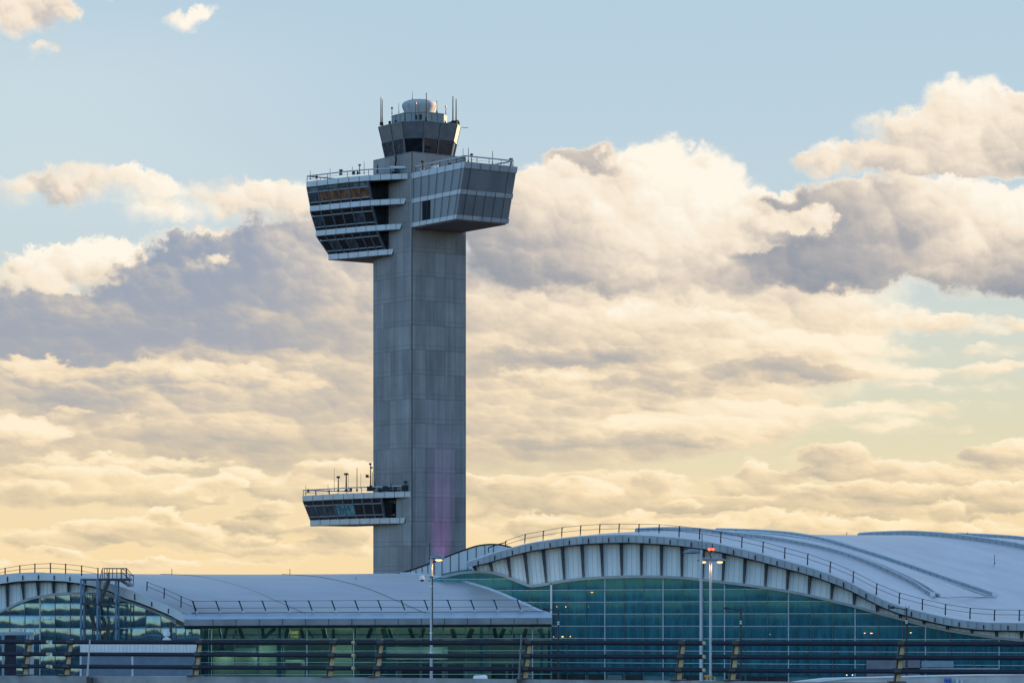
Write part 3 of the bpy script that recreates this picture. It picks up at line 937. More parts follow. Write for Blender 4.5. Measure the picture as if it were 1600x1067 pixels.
    tb('side_frame', g, 'mullion', cab)
    # roof railing
    lv = levels[0]
    pts = [LD(*off(p, 4.0)) for p in lv]
    e = pts[-1]
    path = pts + [(e[0] + 50, e[1]), (e[0] + 92, e[1] + 1)]
    r = MB()
    for a, b in zip(path, path[1:]):
        r.bar(T(*a, heights[0] + rail_h), T(*b, heights[0] + rail_h), 0.20, 0.22)
        r.bar(T(*a, heights[0] + rail_h * .5), T(*b, heights[0] + rail_h * .5), 0.05, 0.05)
    rail = tb('roof_railing', r, 'rail_metal', cab)
    for a, b in zip(path, path[1:]):
        n = max(1, int(math.hypot(b[0] - a[0], b[1] - a[1]) / 24))
        for i in range(n):
            q = (a[0] + (b[0] - a[0]) * i / n, a[1] + (b[1] - a[1]) * i / n)
            p = MB()
            p.bar(T(*q, heights[0] - 1), T(*q, heights[0] + rail_h), 0.08, 0.08)
            tb('railing_post', p, 'dark_metal', cab)
    return cab


M['green_spandrel'] = mat('green grey spandrel glass', dark_window((0.12, 0.17, 0.175), 0.12))
BR, DG, GR, BL = 'glass_brown', 'glass_dark', 'glass_grey', 'glass_blue'
lvA = [(6.5, 9), (35, 15), (69, 28), (102, 48), (133, 74), (165, 101)]
lvB = [(9, 12.5), (35, 20), (67, 34), (101, 57), (133, 83), (159.5, 103)]
lvC = [(15.7, 22), (35, 29), (64, 45), (96, 68), (124, 90), (150, 110)]
lvD = [(28.5, 40), (43, 46), (74, 71), (100, 93), (115, 103), (130.5, 113)]
rowA = [(0.02, 0.27, 'spandrel'), (0.30, 0.80, 'main'), (0.83, 0.99, 'strip')]
rowB = [(0.02, 0.22, 'strip'), (0.27, 0.79, 'main'), (0.83, 0.99, 'strip')]
upper = make_cab('viewing_cab', [lvA, lvB, lvC, lvD], [585, 546.5, 508, 470.5], 8.4, [69, 63, 55, 43], [6, 6, 7], [rowA, rowB, rowB], 62.0, (60, 130),
                 [['glass_grey', BR, BR, BR, BR, BR], [GR, DG, DG, DG, GR, DG], [DG, GR, DG, GR, DG, DG, DG]], True, 9.5)
lwA = [(2, 3), (28, 22), (53, 45), (80, 76), (103, 106), (130, 150), (152, 188), (171, 222)]
lwB = [(10, 13), (28, 28), (53, 51), (80, 84), (103, 114), (127, 155), (144, 187), (159, 212)]
lower = make_cab('lower_cab', [lwA, lwB], [87.6, 47.0], 8.7, [48, 43], [8], [rowB], 42.0, (70, 190),
                 [[GR, GR, GR, BL, BL, DG, DG, DG]], False, 9.0)

# right wing: projects from the right face of the shaft
g = MB()
WB, WT = [(-.8, 1), (97.5, 1), (97.5, -115), (-.8, -115)], [(-.8, 1), (97.5, 1), (97.5, -137.5), (-.8, -137.5)]
g.hexa([T(u, v, 500.0) for u, v in WB], [T(u, v, 583.5) for u, v in WT])
wing = tb('wing_block', g, 'panel', tower)


def wing_v(h):
    return -115 - 22.5 * (h - 500.0) / 83.5


g = MB()
for h0, h1 in ((575, 584.2), (536.8, 543.6), (499.6, 506.2)):
    a, b = wing_v(h0) - .9, wing_v(h1) - .9
    g.hexa([T(-1.7, -2, h0), T(98.4, -2, h0), T(98.4, a, h0), T(-1.7, a, h0)], [T(-1.7, -2, h1), T(98.4, -2, h1), T(98.4, b, h1), T(-1.7, b, h1)])
tb('spandrel_band', g, 'band', wing)
g = MB()
for i in range(7):
    for h0, h1 in ((500, 584),):
        va, vb = wing_v(h0) * (0.045 + i * .1515), wing_v(h1) * (0.045 + i * .1515)
        g.bar(T(-1.75, va, h0), T(-1.75, vb, h1), 0.06, 0.06)
for i, u in enumerate((11.5, 29, 47, 65, 83)):
    segs = ((499.8, 584),) if i in (0, 4) else ((499.8, 543.6), (575, 584))
    for h0, h1 in segs:
        g.bar(T(u, wing_v(h0) - 1.0, h0), T(u, wing_v(h1) - 1.0, h1), 0.07, 0.06)
for h in (574.9, 543.7, 536.7, 506.3):
    g.bar(T(-1.2, -2, h), T(-1.2, wing_v(h), h), 0.07, 0.07)
    g.bar(T(-1, wing_v(h) - .5, h), T(97.5, wing_v(h) - .5, h), 0.07, 0.07)
tb('panel_joint', g, 'seam', wing)
g = MB()
g.hexa([T(-1.9, -30, 507.2), T(-1.9, -49, 507.2), T(0, -49, 507.2), T(0, -30, 507.2)], [T(-1.9, -30, 536), T(-1.9, -49, 536), T(0, -49, 536), T(0, -30, 536)])
tb('side_window', g, 'matte_dark', wing)
g = MB()
g.hexa([T(2, -2, 497.9), T(96, -2, 497.9), T(96, -112, 497.9), T(2, -112, 497.9)], [T(2, -2, 499.5), T(96, -2, 499.5), T(96, -112, 499.5), T(2, -112, 499.5)])
tb('wing_soffit', g, 'soffit', wing)
g = MB()
g.hexa([T(2, -2, 583.6), T(96, -2, 583.6), T(96, -134, 583.6), T(2, -134, 583.6)], [T(2, -2, 584.0), T(96, -2, 584.0), T(96, -134, 584.0), T(2, -134, 584.0)])
tb('wing_roof', g, 'roofing', wing)
r, p = MB(), MB()
path = [(3, -6), (3, -132), (94.5, -132), (94.5, -20)]
for a, b in zip(path, path[1:]):
    r.bar(T(*a, 594), T(*b, 594), 0.22, 0.24)
    r.bar(T(*a, 589), T(*b, 589), 0.06, 0.06)
    n = int(math.hypot(b[0] - a[0], b[1] - a[1]) / 19)
    for i in range(n):
        q = (a[0] + (b[0] - a[0]) * i / n, a[1] + (b[1] - a[1]) * i / n)
        p = MB()
        p.bar(T(*q, 583.8), T(*q, 594), 0.08, 0.08)
        tb('railing_post', p, 'dark_metal', wing)
tb('roof_railing', r, 'rail_metal', wing)


# control cab at the top
def oct8(half, ch, cu=52.0, cv=52.0):
    a, b = half, half - ch
    return [(cu + x, cv + y) for x, y in ((-a, -b), (-b, -a), (b, -a), (a, -b), (a, b), (b, a), (-b, a), (-a, b))]


def ring(mb, o0, h0, o1, h1):
    mb.hexa([T(u, v, h0) for u, v in o0], [T(u, v, h1) for u, v in o1])


hc = [606.0, 642.0, 667.0]
hf = [44.0, 50.8, 56.0]
cf = [19.0, 21.8, 24.0]
g = MB()
ring(g, oct8(hf[0] - .6, cf[0]), hc[0], oct8(hf[1] - .6, cf[1]), hc[1])
ccab = tb('control_cab', g, 'glass_dark', tower)
g = MB()
ring(g, oct8(hf[1], cf[1]), hc[1], oct8(hf[2], cf[2]), hc[2])
tb('cab_fascia', g, 'cab_panel', ccab)
g = MB()
ring(g, oct8(hf[2] + .5, cf[2]), hc[2] + .02, oct8(hf[2] + .5, cf[2]), hc[2] + 1.2)
tb('copper_edge', g, 'copper', ccab)
# panes: one object per face of the cab
for k in range(8):
    a0, b0 = oct8(hf[0] - .2, cf[0])[k], oct8(hf[0] - .2, cf[0])[(k + 1) % 8]
    a1, b1 = oct8(hf[1] - .2, cf[1])[k], oct8(hf[1] - .2, cf[1])[(k + 1) % 8]
    g = MB()
    g.face([T(*a0, hc[0]), T(*b0, hc[0]), T(*b1, hc[1]), T(*a1, hc[1])])
    tb('window', g, 'glass_grey' if k == 7 else 'glass_dark', ccab)
j = MB()
o0, o1, o2 = oct8(hf[0] + .1, cf[0]), oct8(hf[1] + .1, cf[1]), oct8(hf[2] + .1, cf[2])
for k in range(8):
    n = (k + 1) % 8
    for f in ((0.0, 0.5) if k % 2 == 1 else (0.0,)):
        m = [((o[k][0] * (1 - f) + o[n][0] * f), (o[k][1] * (1 - f) + o[n][1] * f)) for o in (o0, o1, o2)]
        g = MB()
        g.bar(T(*m[0], hc[0]), T(*m[1], hc[1]), 0.22 if f == 0 else .17, 0.22, up=(0, 1, 0))
        tb('mullion', g, 'mullion', ccab)
        j.bar(T(*m[1], hc[1]), T(*m[2], hc[2]), 0.10, 0.10, up=(0, 1, 0))
    j.bar(T(*o1[k], hc[1] - .3), T(*o1[n], hc[1] - .3), 0.14, 0.14)
tb('panel_joint', j, 'seam', ccab)
g = MB()
ring(g, oct8(hf[2] - 3, cf[2]), hc[2] + 1.22, oct8(hf[2] - 3, cf[2]), hc[2] + 1.6)
tb('cab_roof', g, 'roofing', ccab)
# penthouse under the radome
g = MB()
ring(g, oct8(41, 24), 668, oct8(41, 24), 684)
pent = tb('penthouse', g, 'panel', tower)
g = MB()
ring(g, oct8(41.7, 24), 684.02, oct8(41.7, 24), 685)
tb('copper_edge', g, 'copper', pent)
g = MB()
for o in (oct8(41.1, 24),):
    for k in range(8):
        n = (k + 1) % 8
        for f in (0, .33, .66):
            q = (o[k][0] * (1 - f) + o[n][0] * f, o[k][1] * (1 - f) + o[n][1] * f)
            g.bar(T(*q, 669), T(*q, 684), 0.06, 0.06)
tb('panel_joint', g, 'seam', pent)
g = MB()
for (u, v, h, w_) in ((10.6, 74, 673, .35), (10.6, 58, 672, .25), (24, 22, 677, .3), (29, 17, 677, .35)):
    g = MB()
    g.bar(T(u, v, h - 4), T(u, v, h + 4), w_, w_)
    tb('wall_vent', g, 'dark_metal', pent)
# radome
g = MB()
cx, cy = 52 * S * KU, 52 * S * KV
g.lathe([(r_ * S, (h_ + HK) * S + EYE) for r_, h_ in ((21.5, 685), (22.5, 688), (25, 693.5), (27.2, 698.5), (28, 702), (27.6, 704), (25, 707), (18, 709.8), (9, 711), (1, 711.4))], cx, cy, 40)
rad = tb('radome', g, 'radome', tower, smooth=True)
g = MB()
for k in range(10):
    t = 2 * math.pi * k / 10 + .3
    pr = [(21.6, 685), (22.6, 688), (25.1, 693.5), (27.3, 698.5), (28.1, 702)]
    g.tube([Vector((cx + r_ * S * math.cos(t), cy + r_ * S * math.sin(t), (h_ + HK) * S + EYE)) for r_, h_ in pr], 0.03, 5)
tb('radome_seam', g, 'rail_metal', rad)
# equipment drum beside the penthouse
g = MB()
g.tube([T(100, 30, 674), T(100, 18, 674)], .62, 12)
g.tube([T(92, 30, 674), T(100, 26, 674)], .35, 8)
tb('equipment_drum', g, 'dark_metal', ccab)
# masts: (x, y bottom, y top, tip) given as survey rows above the cab
def mast(x, yb, yt, d, r=.1, tip=None, parent=tower, name='antenna'):
    L = 643.5 - x
    u, v = LD(L, d)
    k = 1 + d / F
    antenna(parent, u, v, (HZ - yb) * k - HK, (HZ - yt) * k - HK, r, tip, name)


Z2 = lambda zx, zy: (560 + zx / 8.206, 130 + zy / 8.206)
for zx, z0, z1, r, tip, d in ((289, 545, 185, .12, None, 60), (307, 545, 215, .1, None, 70), (871, 485, 125, .12, None, -2), (1212, 525, 170, .14, None, 70), (1253, 525, 205, .14, None, 50),
                              (430, 400, 312, .07, 'dark_metal', 40), (518, 385, 262, .05, None, 60), (693, 210, 112, .05, None, 75), (1006, 385, 225, .08, None, 50), (1120, 400, 290, .06, 'red', 60),
                              (735, 415, 250, .07, 'red', 8), (602, 480, 385, .06, None, 20)):
    x, yb = Z2(zx, z0)
    _, yt = Z2(zx, z1)
    mast(x, yb, yt, d, r, tip, pent if z0 < 430 else ccab)
g = MB()
g.tube([T(107, 22, 668.5), T(122, 18, 668.5)], .05, 5)
g.tube([T(107, 22, 668.0), T(107, 22, 676)], .10, 6)
tb('whip_aerial', g, 'dark_metal', ccab)
# roof clutter on the wing (z4 zoom: 7.62, origin 630,230)
Z4 = lambda zx, zy: (630 + zx / 7.62, 230 + zy / 7.62)
for zx, z0, z1, r, tip, d in ((713, 140, 15, .06, None, -100), (776, 180, 8, .08, None, -95), (815, 205, 80, .11, 'dark_metal', -100), (1064, 215, 48, .08, None, -60), (1280, 225, 135, .12, 'dark_metal', -30), (1292, 225, 135, .1, 'dark_metal', -25),
                              (230, 270, 165, .12, 'dark_metal', -25), (348, 240, 150, .06, None, -40)):
    x, yb = Z4(zx, z0)
    _, yt = Z4(zx, z1)
    mast(x, yb, yt, d, r, tip, wing)
g = MB()
random.seed(4)
for i in range(9):
    v = -12 - i * 9
    h = 2.5 + random.random() * 4
    s = .8 + random.random() * 1.6
    g = MB()
    g.hexa([T(8, v, 584), T(8 + 3, v, 584), T(8 + 3, v - s * 1.6, 584), T(8, v - s * 1.6, 584)], [T(8, v, 584 + h), T(11, v, 584 + h), T(11, v - s * 1.6, 584 + h), T(8, v - s * 1.6, 584 + h)])
    tb('roof_equipment', g, 'dark_metal', wing)
for i, (v, s) in enumerate(((-20, 2.2), (-48, 2.6), (-57, 2.0))):
    g = MB()
    c = T(6, v, 585)
    g.lathe([(s * S * .5, c.z - .2), (s * S * 1.2, c.z + .1), (s * S * 1.5, c.z + .35), (s * S, c.z + .6)], c.x, c.y, 10)
    tb('roof_fan', g, 'white', wing)
# clutter on the viewing cab roof (z3 zoom: 5.93, origin 460,240)
Z3 = lambda zx, zy: (460 + zx / 5.93, 240 + zy / 5.93)
for zx, z0, z1, r, tip, d in ((147, 240, 158, .06, None, 100), (331, 215, 135, .05, None, 85), (432, 190, 150, .14, 'dark_metal', 60), (537, 190, 120, .06, None, 60), (604, 190, 100, .1, 'red', 40), (586, 190, 155, .2, None, 45), (646, 190, 75, .06, None, 40), (770, 180, 105, .16, None, 30)):
    x, yb = Z3(zx, z0)
    _, yt = Z3(zx, z1)
    mast(x, yb, yt, d, r, tip, upper)
g = MB()
def rbox(mb, x0, x1, y0, y1, d, dd=14):
    k = 1 + d / F
    pts = [LD(643.5 - x0, d), LD(643.5 - x1, d), LD(643.5 - x1, d + dd), LD(643.5 - x0, d + dd)]
    mb.hexa([T(*q, (HZ - y1) * k - HK) for q in pts], [T(*q, (HZ - y0) * k - HK) for q in pts])
for zx0, zx1, zy0, zy1, d in ((535, 563, 165, 192, 62), (580, 594, 158, 190, 52), (196, 215, 200, 230, 100), (415, 445, 182, 195, 70), (925, 960, 140, 170, 26), (900, 930, 160, 185, 24)):
    x0, y0 = Z3(zx0, zy0)
    x1, y1 = Z3(zx1, zy1)
    g = MB()
    rbox(g, x0, x1, y0, y1, d, 8)
    tb('roof_equipment', g, 'dark_metal', upper)
g = MB()
x0, y0 = Z3(885, 118)
x1, y1 = Z3(1035, 130)
rbox(g, x0, x1, y0, y1, 16, 3)
tb('roof_light_bar', g, 'fascia', upper)
# cable hanging down the parapet
g = MB()
g.tube([T(-.8, 42, 617), T(-.8, 41, 610), T(-.8, 43, 604), T(-.8, 41, 597), T(-.8, 42, 588)], .16, 6)
tb('cable_duct', g, 'dark_metal', shaft)
# clutter on the lower cab (z5 zoom 5.08, origin 460,700)
Z5 = lambda zx, zy: (460 + zx / 5.08, 700 + zy / 5.08)
for zx, z0, z1, r, tip, d in ((317, 345, 160, .04, None, 150), (349, 345, 225, .14, 'dark_metal', 140), (412, 345, 200, .18, 'dark_metal', 120), (428, 330, 200, .04, None, 120), (497, 345, 155, .09, None, 100), (527, 320, 195, .04, None, 95), (267, 350, 285, .06, None, 170),
                              (90, 370, 292, .05, None, 215), (110, 350, 325, .25, None, 210), (605, 320, 120, .13, None, 70), (618, 320, 190, .08, None, 70), (879, 320, 260, .12, 'dark_metal', 10), (765, 320, 280, .1, None, 30), (640, 320, 260, .1, None, 60)):
    x, yb = Z5(zx, z0)
    _, yt = Z5(zx, z1)
    mast(x, yb, yt, d, r, tip, lower)
g = MB()
for zx0, zx1, zy0, zy1, d in ((436, 458, 315, 345, 115), (575, 640, 303, 340, 60), (700, 775, 300, 340, 34), (790, 815, 305, 338, 24), (850, 905, 295, 338, 8), (335, 362, 222, 232, 140), (400, 426, 197, 207, 120), (565, 590, 210, 232, 72), (592, 612, 118, 132, 70), (600, 622, 148, 160, 70), (660, 700, 318, 340, 45)):
    x0, y0 = Z5(zx0, zy0)
    x1, y1 = Z5(zx1, zy1)
    g = MB()
    rbox(g, x0, x1, y0, y1, d, 6)
    tb('roof_equipment', g, 'dark_metal', lower)
g = MB()
g.bar(T(*LD(643.5 - 576, 72), (HZ - 745) * 1.016 - HK), T(*LD(643.5 - 580, 72), (HZ - 745) * 1.016 - HK), .12)
tb('dish_bracket', g, 'dark_metal', lower)
# violet floodlights that wash the concrete
def flood(u, v, h, tu, tv, th, e, size, col=(0.75, 0.22, 1.0), blend=1.0, sc=(1, 1, 1)):
    ld = bpy.data.lights.new('floodlight', 'SPOT')
    ld.energy = e
    ld.color = col
    ld.spot_size = math.radians(size)
    ld.spot_blend = blend
    ld.shadow_soft_size = 0.15
    o = bpy.data.objects.new('floodlight_lamp', ld)
    COL.objects.link(o)
    o.parent = tower
    o.location = T(u, v, h)
    d = T(tu, tv, th) - T(u, v, h)
    o.rotation_euler = d.to_track_quat('-Z', 'Y').to_euler()
    o.scale = sc
    g = MB()
    pz = T(u, v, h)
    g.box(pz.x - .25, pz.x + .25, pz.y - .25, pz.y + .25, pz.z - .6, pz.z - .25)
    g.bar((pz.x, pz.y, pz.z - 1.3), (pz.x, pz.y, pz.z - .6), .12)
    tb('floodlight', g, 'dark_metal', tower)


flood(56, -125, -135, 56, 4, 50, 3800, 46, sc=(.30, 1, 1))
flood(-5, 77, 93, 0.5, 77, 170, 110, 40, sc=(.35, 1, 1))

# ------------------------------------------------------------------ left terminal hall
D1 = 300.0
lt = thing('terminal_hall', 'low glass terminal hall with arched gable, grey roof and long straight eave', 'terminal', (P(290, HZ, D1).x, D1, 0.0))

# roof profile: from the arch crown down to the eave corner
PROF = [(62, 894.5), (75, 894.5), (100, 896), (125, 899), (150, 904.5), (175, 911.5), (195, 918), (212, 924.5), (238, 936.5), (262, 946.5), (279, 954.5), (288, 958.5)]
NP = 25
prof = smooth_curve(PROF, NP)
RPROF = [(630, 895.3), (650, 897.2), (675, 899.6), (700, 903.2), (725, 908.4), (750, 915), (775, 923.4), (800, 934), (825, 945.2), (845, 954.2), (856, 957.6)]
rprof = smooth_curve(RPROF, NP)
DE = 0.022 * D1        # eave recedes by this much over its length


def roof_pt(t, s, lift=0.0):
    """t along the eave 0..1, s along the profile index"""
    i = min(int(s), NP - 2)
    f = s - i
    a = (prof[i][0] + (prof[i + 1][0] - prof[i][0]) * f, prof[i][1] + (prof[i + 1][1] - prof[i][1]) * f)
    b = (rprof[i][0] + (rprof[i + 1][0] - rprof[i][0]) * f, rprof[i][1] + (rprof[i + 1][1] - rprof[i][1]) * f)
    sl = 1 - s / (NP - 1)
    x = a[0] + (b[0] - a[0]) * t
    y = a[1] + (b[1] - a[1]) * t + 9.0 * sl ** 2 * t * (1 - t)
    d = D1 - 1.2 + DE * t + sl * 22.0 * (0.15 + 0.85 * min(1, t * 3.0)) 
    p = P(x, y - lift, d)
    return p


NT_ = 40
g = MB()
g.loft([[roof_pt(t / NT_, s) for s in range(NP)] for t in range(NT_ + 1)])
# back slope behind the crown
g.loft([[roof_pt(t / NT_, 0), roof_pt(t / NT_, 0) + Vector((-6, 12, -1.0)), roof_pt(t / NT_, 0) + Vector((-12, 26, -5.0))] for t in range(NT_ + 1)])
lroof = build('roof', g, 'roof_left', lt, smooth=True)
for k, t in enumerate((1 / 3, 2 / 3)):
    g = MB()
    g.tube([roof_pt(t, s * (NP - 1) / 30, 0.2) for s in range(31)], 0.035, 5)
    build('roof_seam', g, 'mullion', lroof)
# right verge: double pale line
for off_, m in ((0.0, 'white'), (-4.5, 'fascia')):
    g = MB()
    pts = []
    for s in range(0, 31):
        q = roof_pt(1.0, s * (NP - 1) / 30, 0.4)
        pts.append(q + Vector((off_ * 0.0675, 0, 0)))
    g.tube(pts, 0.10, 6)
    build('roof_verge', g, m, lroof)
# gutter strip, eave fascia and soffit
EA = lambda t, y, o=0.0: P(288 + (862 - 288) * t, y - 2.5 * t, D1 - 1.2 + DE * t + o)
g = MB()
n = 16
g.loft([[EA(i / n, 958.7), EA(i / n, 967.4, -1.6)] for i in range(n + 1)])
build('gutter_strip', g, 'fascia', lroof)
g = MB()
for i in range(n):
    a, b = i / n, (i + 1) / n
    g.hexa([EA(a, 967.2, -1.7), EA(b, 967.2, -1.7), EA(b, 967.2, 1.5), EA(a, 967.2, 1.5)], [EA(a, 977.2, -1.6), EA(b, 977.2, -1.6), EA(b, 977.2, 1.5), EA(a, 977.2, 1.5)])
fas = build('eave_fascia', g, 'eave_panel' if 'eave_panel' in M else 'band', lt)
g = MB()
for i in range(17):
    t = (332.5 - 288 + i * 36.2) / 574
    if t < 1:
        g.bar(EA(t, 967.4, -1.74), EA(t, 977.0, -1.64), 0.05, 0.05)
g.bar(EA(0, 977.4, -1.63), EA(1, 977.4, -1.63), 0.07, 0.06)
build('panel_joint', g, 'seam', fas)
g = MB()
for i in range(n):
    a, b = i / n, (i + 1) / n
    g.hexa([EA(a, 977.6, -1.2), EA(b, 977.6, -1.2), EA(b, 977.6, 2.2), EA(a, 977.6, 2.2)], [EA(a, 981.6, -.9), EA(b, 981.6, -.9), EA(b, 981.6, 2.2), EA(a, 981.6, 2.2)])
build('eave_soffit', g, 'mullion', lt)
# snow rail: dark foot line and leaning rail posts with wires
g = MB()
g.bar(EA(0.02, 957.4, -.1), EA(0.98, 957.4, -.1), .06, .07)
build('roof_foot_rail', g, 'stair_dark', lroof)
wires = MB()
for y in (939.0, 949.8):
    pts = []
    for i in range(16):
        t = (301 + 36.2 * i - 288) / 574
        if t < .97:
            pts.append(EA(t, y, .2))
    wires.tube(pts, .022, 4)
for i in range(15):
    x = 301 + 36.2 * i
    t0, t1 = (x - 288) / 574, (x + 6 - 288) / 574
    if t1 > .965:
        continue
    g = MB()
    g.bar(EA(t0, 938.5, .2), EA(t1, 955, -.05), .10, .10)
    g.bar(EA(t0 - .003, 939.2, .2), EA(t0 + .0025, 939.2, .2), .12, .1)
    po = build('rail_post', g, 'dark_metal', lroof)
    g = MB()
    g.bar(EA(t1, 954.5, -.1), EA(t1 + .002, 958.4, -.3), .16, .16)
    build('rail_foot', g, 'fascia', lroof)
build('rail_wire', wires, 'dark_metal', lroof)

# the arched gable on the left
ARCH_TOP = [(-175, 985), (-150, 962), (-120, 944), (-85, 924), (-50, 909), (-20, 901), (0, 898), (25, 895.5), (50, 894.4), (62, 894.4), (75, 894.5), (100, 896), (125, 899), (150, 904.5), (175, 911.5), (195, 918), (215, 925.5), (238, 936.8), (265, 947.6), (288, 959), (299, 967)]
ARCH_LOW = [(-175, 1000), (-150, 976), (-120, 958), (-85, 938), (-50, 923), (-20, 914.5), (0, 911.7), (25, 908), (50, 906.6), (62, 906.5), (75, 906.6), (100, 907.6), (125, 911), (150, 916.5), (175, 924.5), (195, 934), (215, 940), (238, 949), (262, 959), (275, 965.8), (281, 976.9)]
GL_TOP = [(-175, 1012), (-120, 985), (-60, 964), (-20, 957.5), (0, 954.5), (15, 947.5), (30, 940), (50, 933), (75, 928.3), (100, 926.2), (125, 925.6), (150, 926.5), (175, 930.7), (195, 936.2), (215, 944), (237, 951.5), (262, 963.5), (281, 977)]
xs = [-175 + i * (299 + 175) / 60 for i in range(61)]
DG_ = D1 - 1.5
g = MB()
a = [P(x, interp(ARCH_TOP, x), DG_ - .6) for x in xs if x <= 281]
b = [P(x, interp(ARCH_LOW, x), DG_ - .6) for x in xs if x <= 281]
a += [P(299, 967, DG_ - .6)]
b += [P(298, 977, DG_ - .6)]
g.band(a, b, 0.7)
af = build('arch_fascia', g, 'fascia', lt)
# roof sheet edge over the left half of the arch
g = MB()
g.loft([[P(x, interp(ARCH_TOP, x) - .2, DG_ - .6), P(x, interp(ARCH_TOP, x) - .6, DG_ + 6), P(x - 10, interp(ARCH_TOP, x) + 12, DG_ + 22)] for x in xs if x <= 70])
build('roof', g, 'roof_left', lt, smooth=True)
g = MB()
for x in (-36, -12, 11.5, 35.5, 60, 84.5, 109, 133.5, 210.5, 237, 263):
    yt, yb = interp(ARCH_TOP, x), interp(ARCH_LOW, x)
    g = MB()
    g.bar(P(x, yt + 3.5, DG_ - .68), P(x, yb - 1.5, DG_ - .68), .11, .08)
    build('fascia_clip', g, 'dark_metal', af)
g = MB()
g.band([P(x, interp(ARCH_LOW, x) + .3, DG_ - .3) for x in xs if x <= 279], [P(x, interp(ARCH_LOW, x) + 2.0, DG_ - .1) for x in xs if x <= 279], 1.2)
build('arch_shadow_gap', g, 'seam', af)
g = MB()
DW = DG_ + 0.9
xx = [x for x in xs if x <= 276]
g.band([P(x, interp(ARCH_LOW, x) - 1, DW) for x in xx], [P(x, interp(GL_TOP, x) + 1, DW) for x in xx], 0.25)
aw = build('arch_wall', g, 'white_wall', lt)
g = MB()
for i in range(40):
    x = -40 + i * 6.0
    if x < 200:
        g.bar(P(x, interp(ARCH_LOW, x), DW - .02), P(x, interp(GL_TOP, x), DW - .02), .035, .03)
build('panel_joint', g, 'mull_pale', aw)
for (x0, x1) in ((-63, -58), (-38, -34), (-14, -10), (11.2, 11.6), (35, 37), (58.6, 60), (83.5, 83.6), (107.3, 107), (132, 131.2)):
    yt, yb = interp(ARCH_LOW, x0), interp(GL_TOP, x1)
    if yb - yt < 4:
        continue
    g = MB()
    g.hexa([P(x0 - 3, yt, DW - .65), P(x0 + 3, yt, DW - .65), P(x1 + 1.4, yb, DW - .3), P(x1 - 1.4, yb, DW - .3)], [P(x0 - 3, yt, DW - .1), P(x0 + 3, yt, DW - .1), P(x1 + 1.4, yb, DW - .1), P(x1 - 1.4, yb, DW - .1)])
    build('arch_fin', g, 'fin', aw)
g = MB()
g.band([P(x, interp(GL_TOP, x) - 1.0, DW - .35) for x in xx], [P(x, interp(GL_TOP, x) + 3.0, DW - .35) for x in xx], 0.5)
build('arch_trim', g, 'trim', aw)


def curtain(name, cols, row, nrow, top, D, m, parent, sub=3, bottom=1066.0, pale=(), bar_m=('mull_pale', 'mull_dark'), drow=1.0, dcol=0.8, pane_depth=0.0, slope=0.0):
    """glazed wall: panes cut by a curved head, mullions and transoms"""
    dep = lambda x: D + slope * (x - cols[0])
    g = MB()
    for ci in range(len(cols) - 1):
        for sb in range(sub):
            xa = cols[ci] + (cols[ci + 1] - cols[ci]) * sb / sub
            xb = cols[ci] + (cols[ci + 1] - cols[ci]) * (sb + 1) / sub
            ta, tb_ = top(xa), top(xb)
            for r in range(nrow):
                ya0, ya1, yb0, yb1 = row(r, xa), row(r + 1, xa), row(r, xb), row(r + 1, xb)
                if ya1 <= ta and yb1 <= tb_:
                    continue
                a0, b0 = min(max(ya0, ta), ya1), min(max(yb0, tb_), yb1)
                ua, ub = ci + sb / sub * .998, ci + (sb + 1) / sub * .998
                va, vb = nrow - r - (a0 - ya0) / (ya1 - ya0) * .998, nrow - r - (b0 - yb0) / (yb1 - yb0) * .998
                g.face([P(xa, ya1, dep(xa)), P(xb, yb1, dep(xb)), P(xb, b0, dep(xb)), P(xa, a0, dep(xa))], [(ua, nrow - r - .998), (ub, nrow - r - .998), (ub, vb), (ua, va)])
    gl = build(name, g, m, parent, weld=False)
    px = D / F
    hz = MB()
    for ci, x in enumerate(cols):
        vb_ = MB()
        vb_.bar(P(x, top(x), dep(x) - .06), P(x, bottom, dep(x) - .06), px * (1.5 if ci in pale else dcol), .14, up=(0, 1, 0))
        build('mullion', vb_, bar_m[0 if ci in pale else 1], gl)
    for r in range(1, nrow):
        # transom only where the head is above it
        run = None
        n = 80
        for i in range(n + 1):
            x = cols[0] + (cols[-1] - cols[0]) * i / n
            ok = row(r, x) > top(x) + .5
            if ok and run is None:
                run = x
            if (not ok or i == n) and run is not None:
                hz.bar(P(run, row(r, run), dep(run) - .09), P(x, row(r, x), dep(x) - .09), px * drow, px * drow)
                run = None
    build('transom', hz, bar_m[0], gl)
    return gl


gcols = [-150 + 23.6 * i for i in range(19)]
grow = lambda r, x: 923.5 + 19.2 * r
ggl = curtain('gable_glass', [c for c in gcols if c < 282] + [290, 313], grow, 8, lambda x: interp(GL_TOP, x) if x < 281 else 978.0, DW + .1, 'gl_gable', lt, pale=(3, 9, 14), bar_m=('mull_pale', 'mull_dark'))
# hall behind the gable
g = MB()
g.face([P(-180, 930, DW + 9), P(330, 930, DW + 9), P(330, 1082, DW + 9), P(-180, 1082, DW + 9)])
g.face([P(-180, 1082, DW + .4), P(330, 1082, DW + .4), P(330, 1082, DW + 9), P(-180, 1082, DW + 9)])
build('hall_back_wall', g, 'inner_teal', lt)
for i, (x0, x1) in enumerate(((238, 228), (246, 256), (268, 258), (150, 140), (60, 70))):
    g = MB()
    g.bar(P(x0, 958, DW + 3), P(x1, 1010, DW + 3), .38, .38)
    build('hall_strut', g, 'strut', lt)

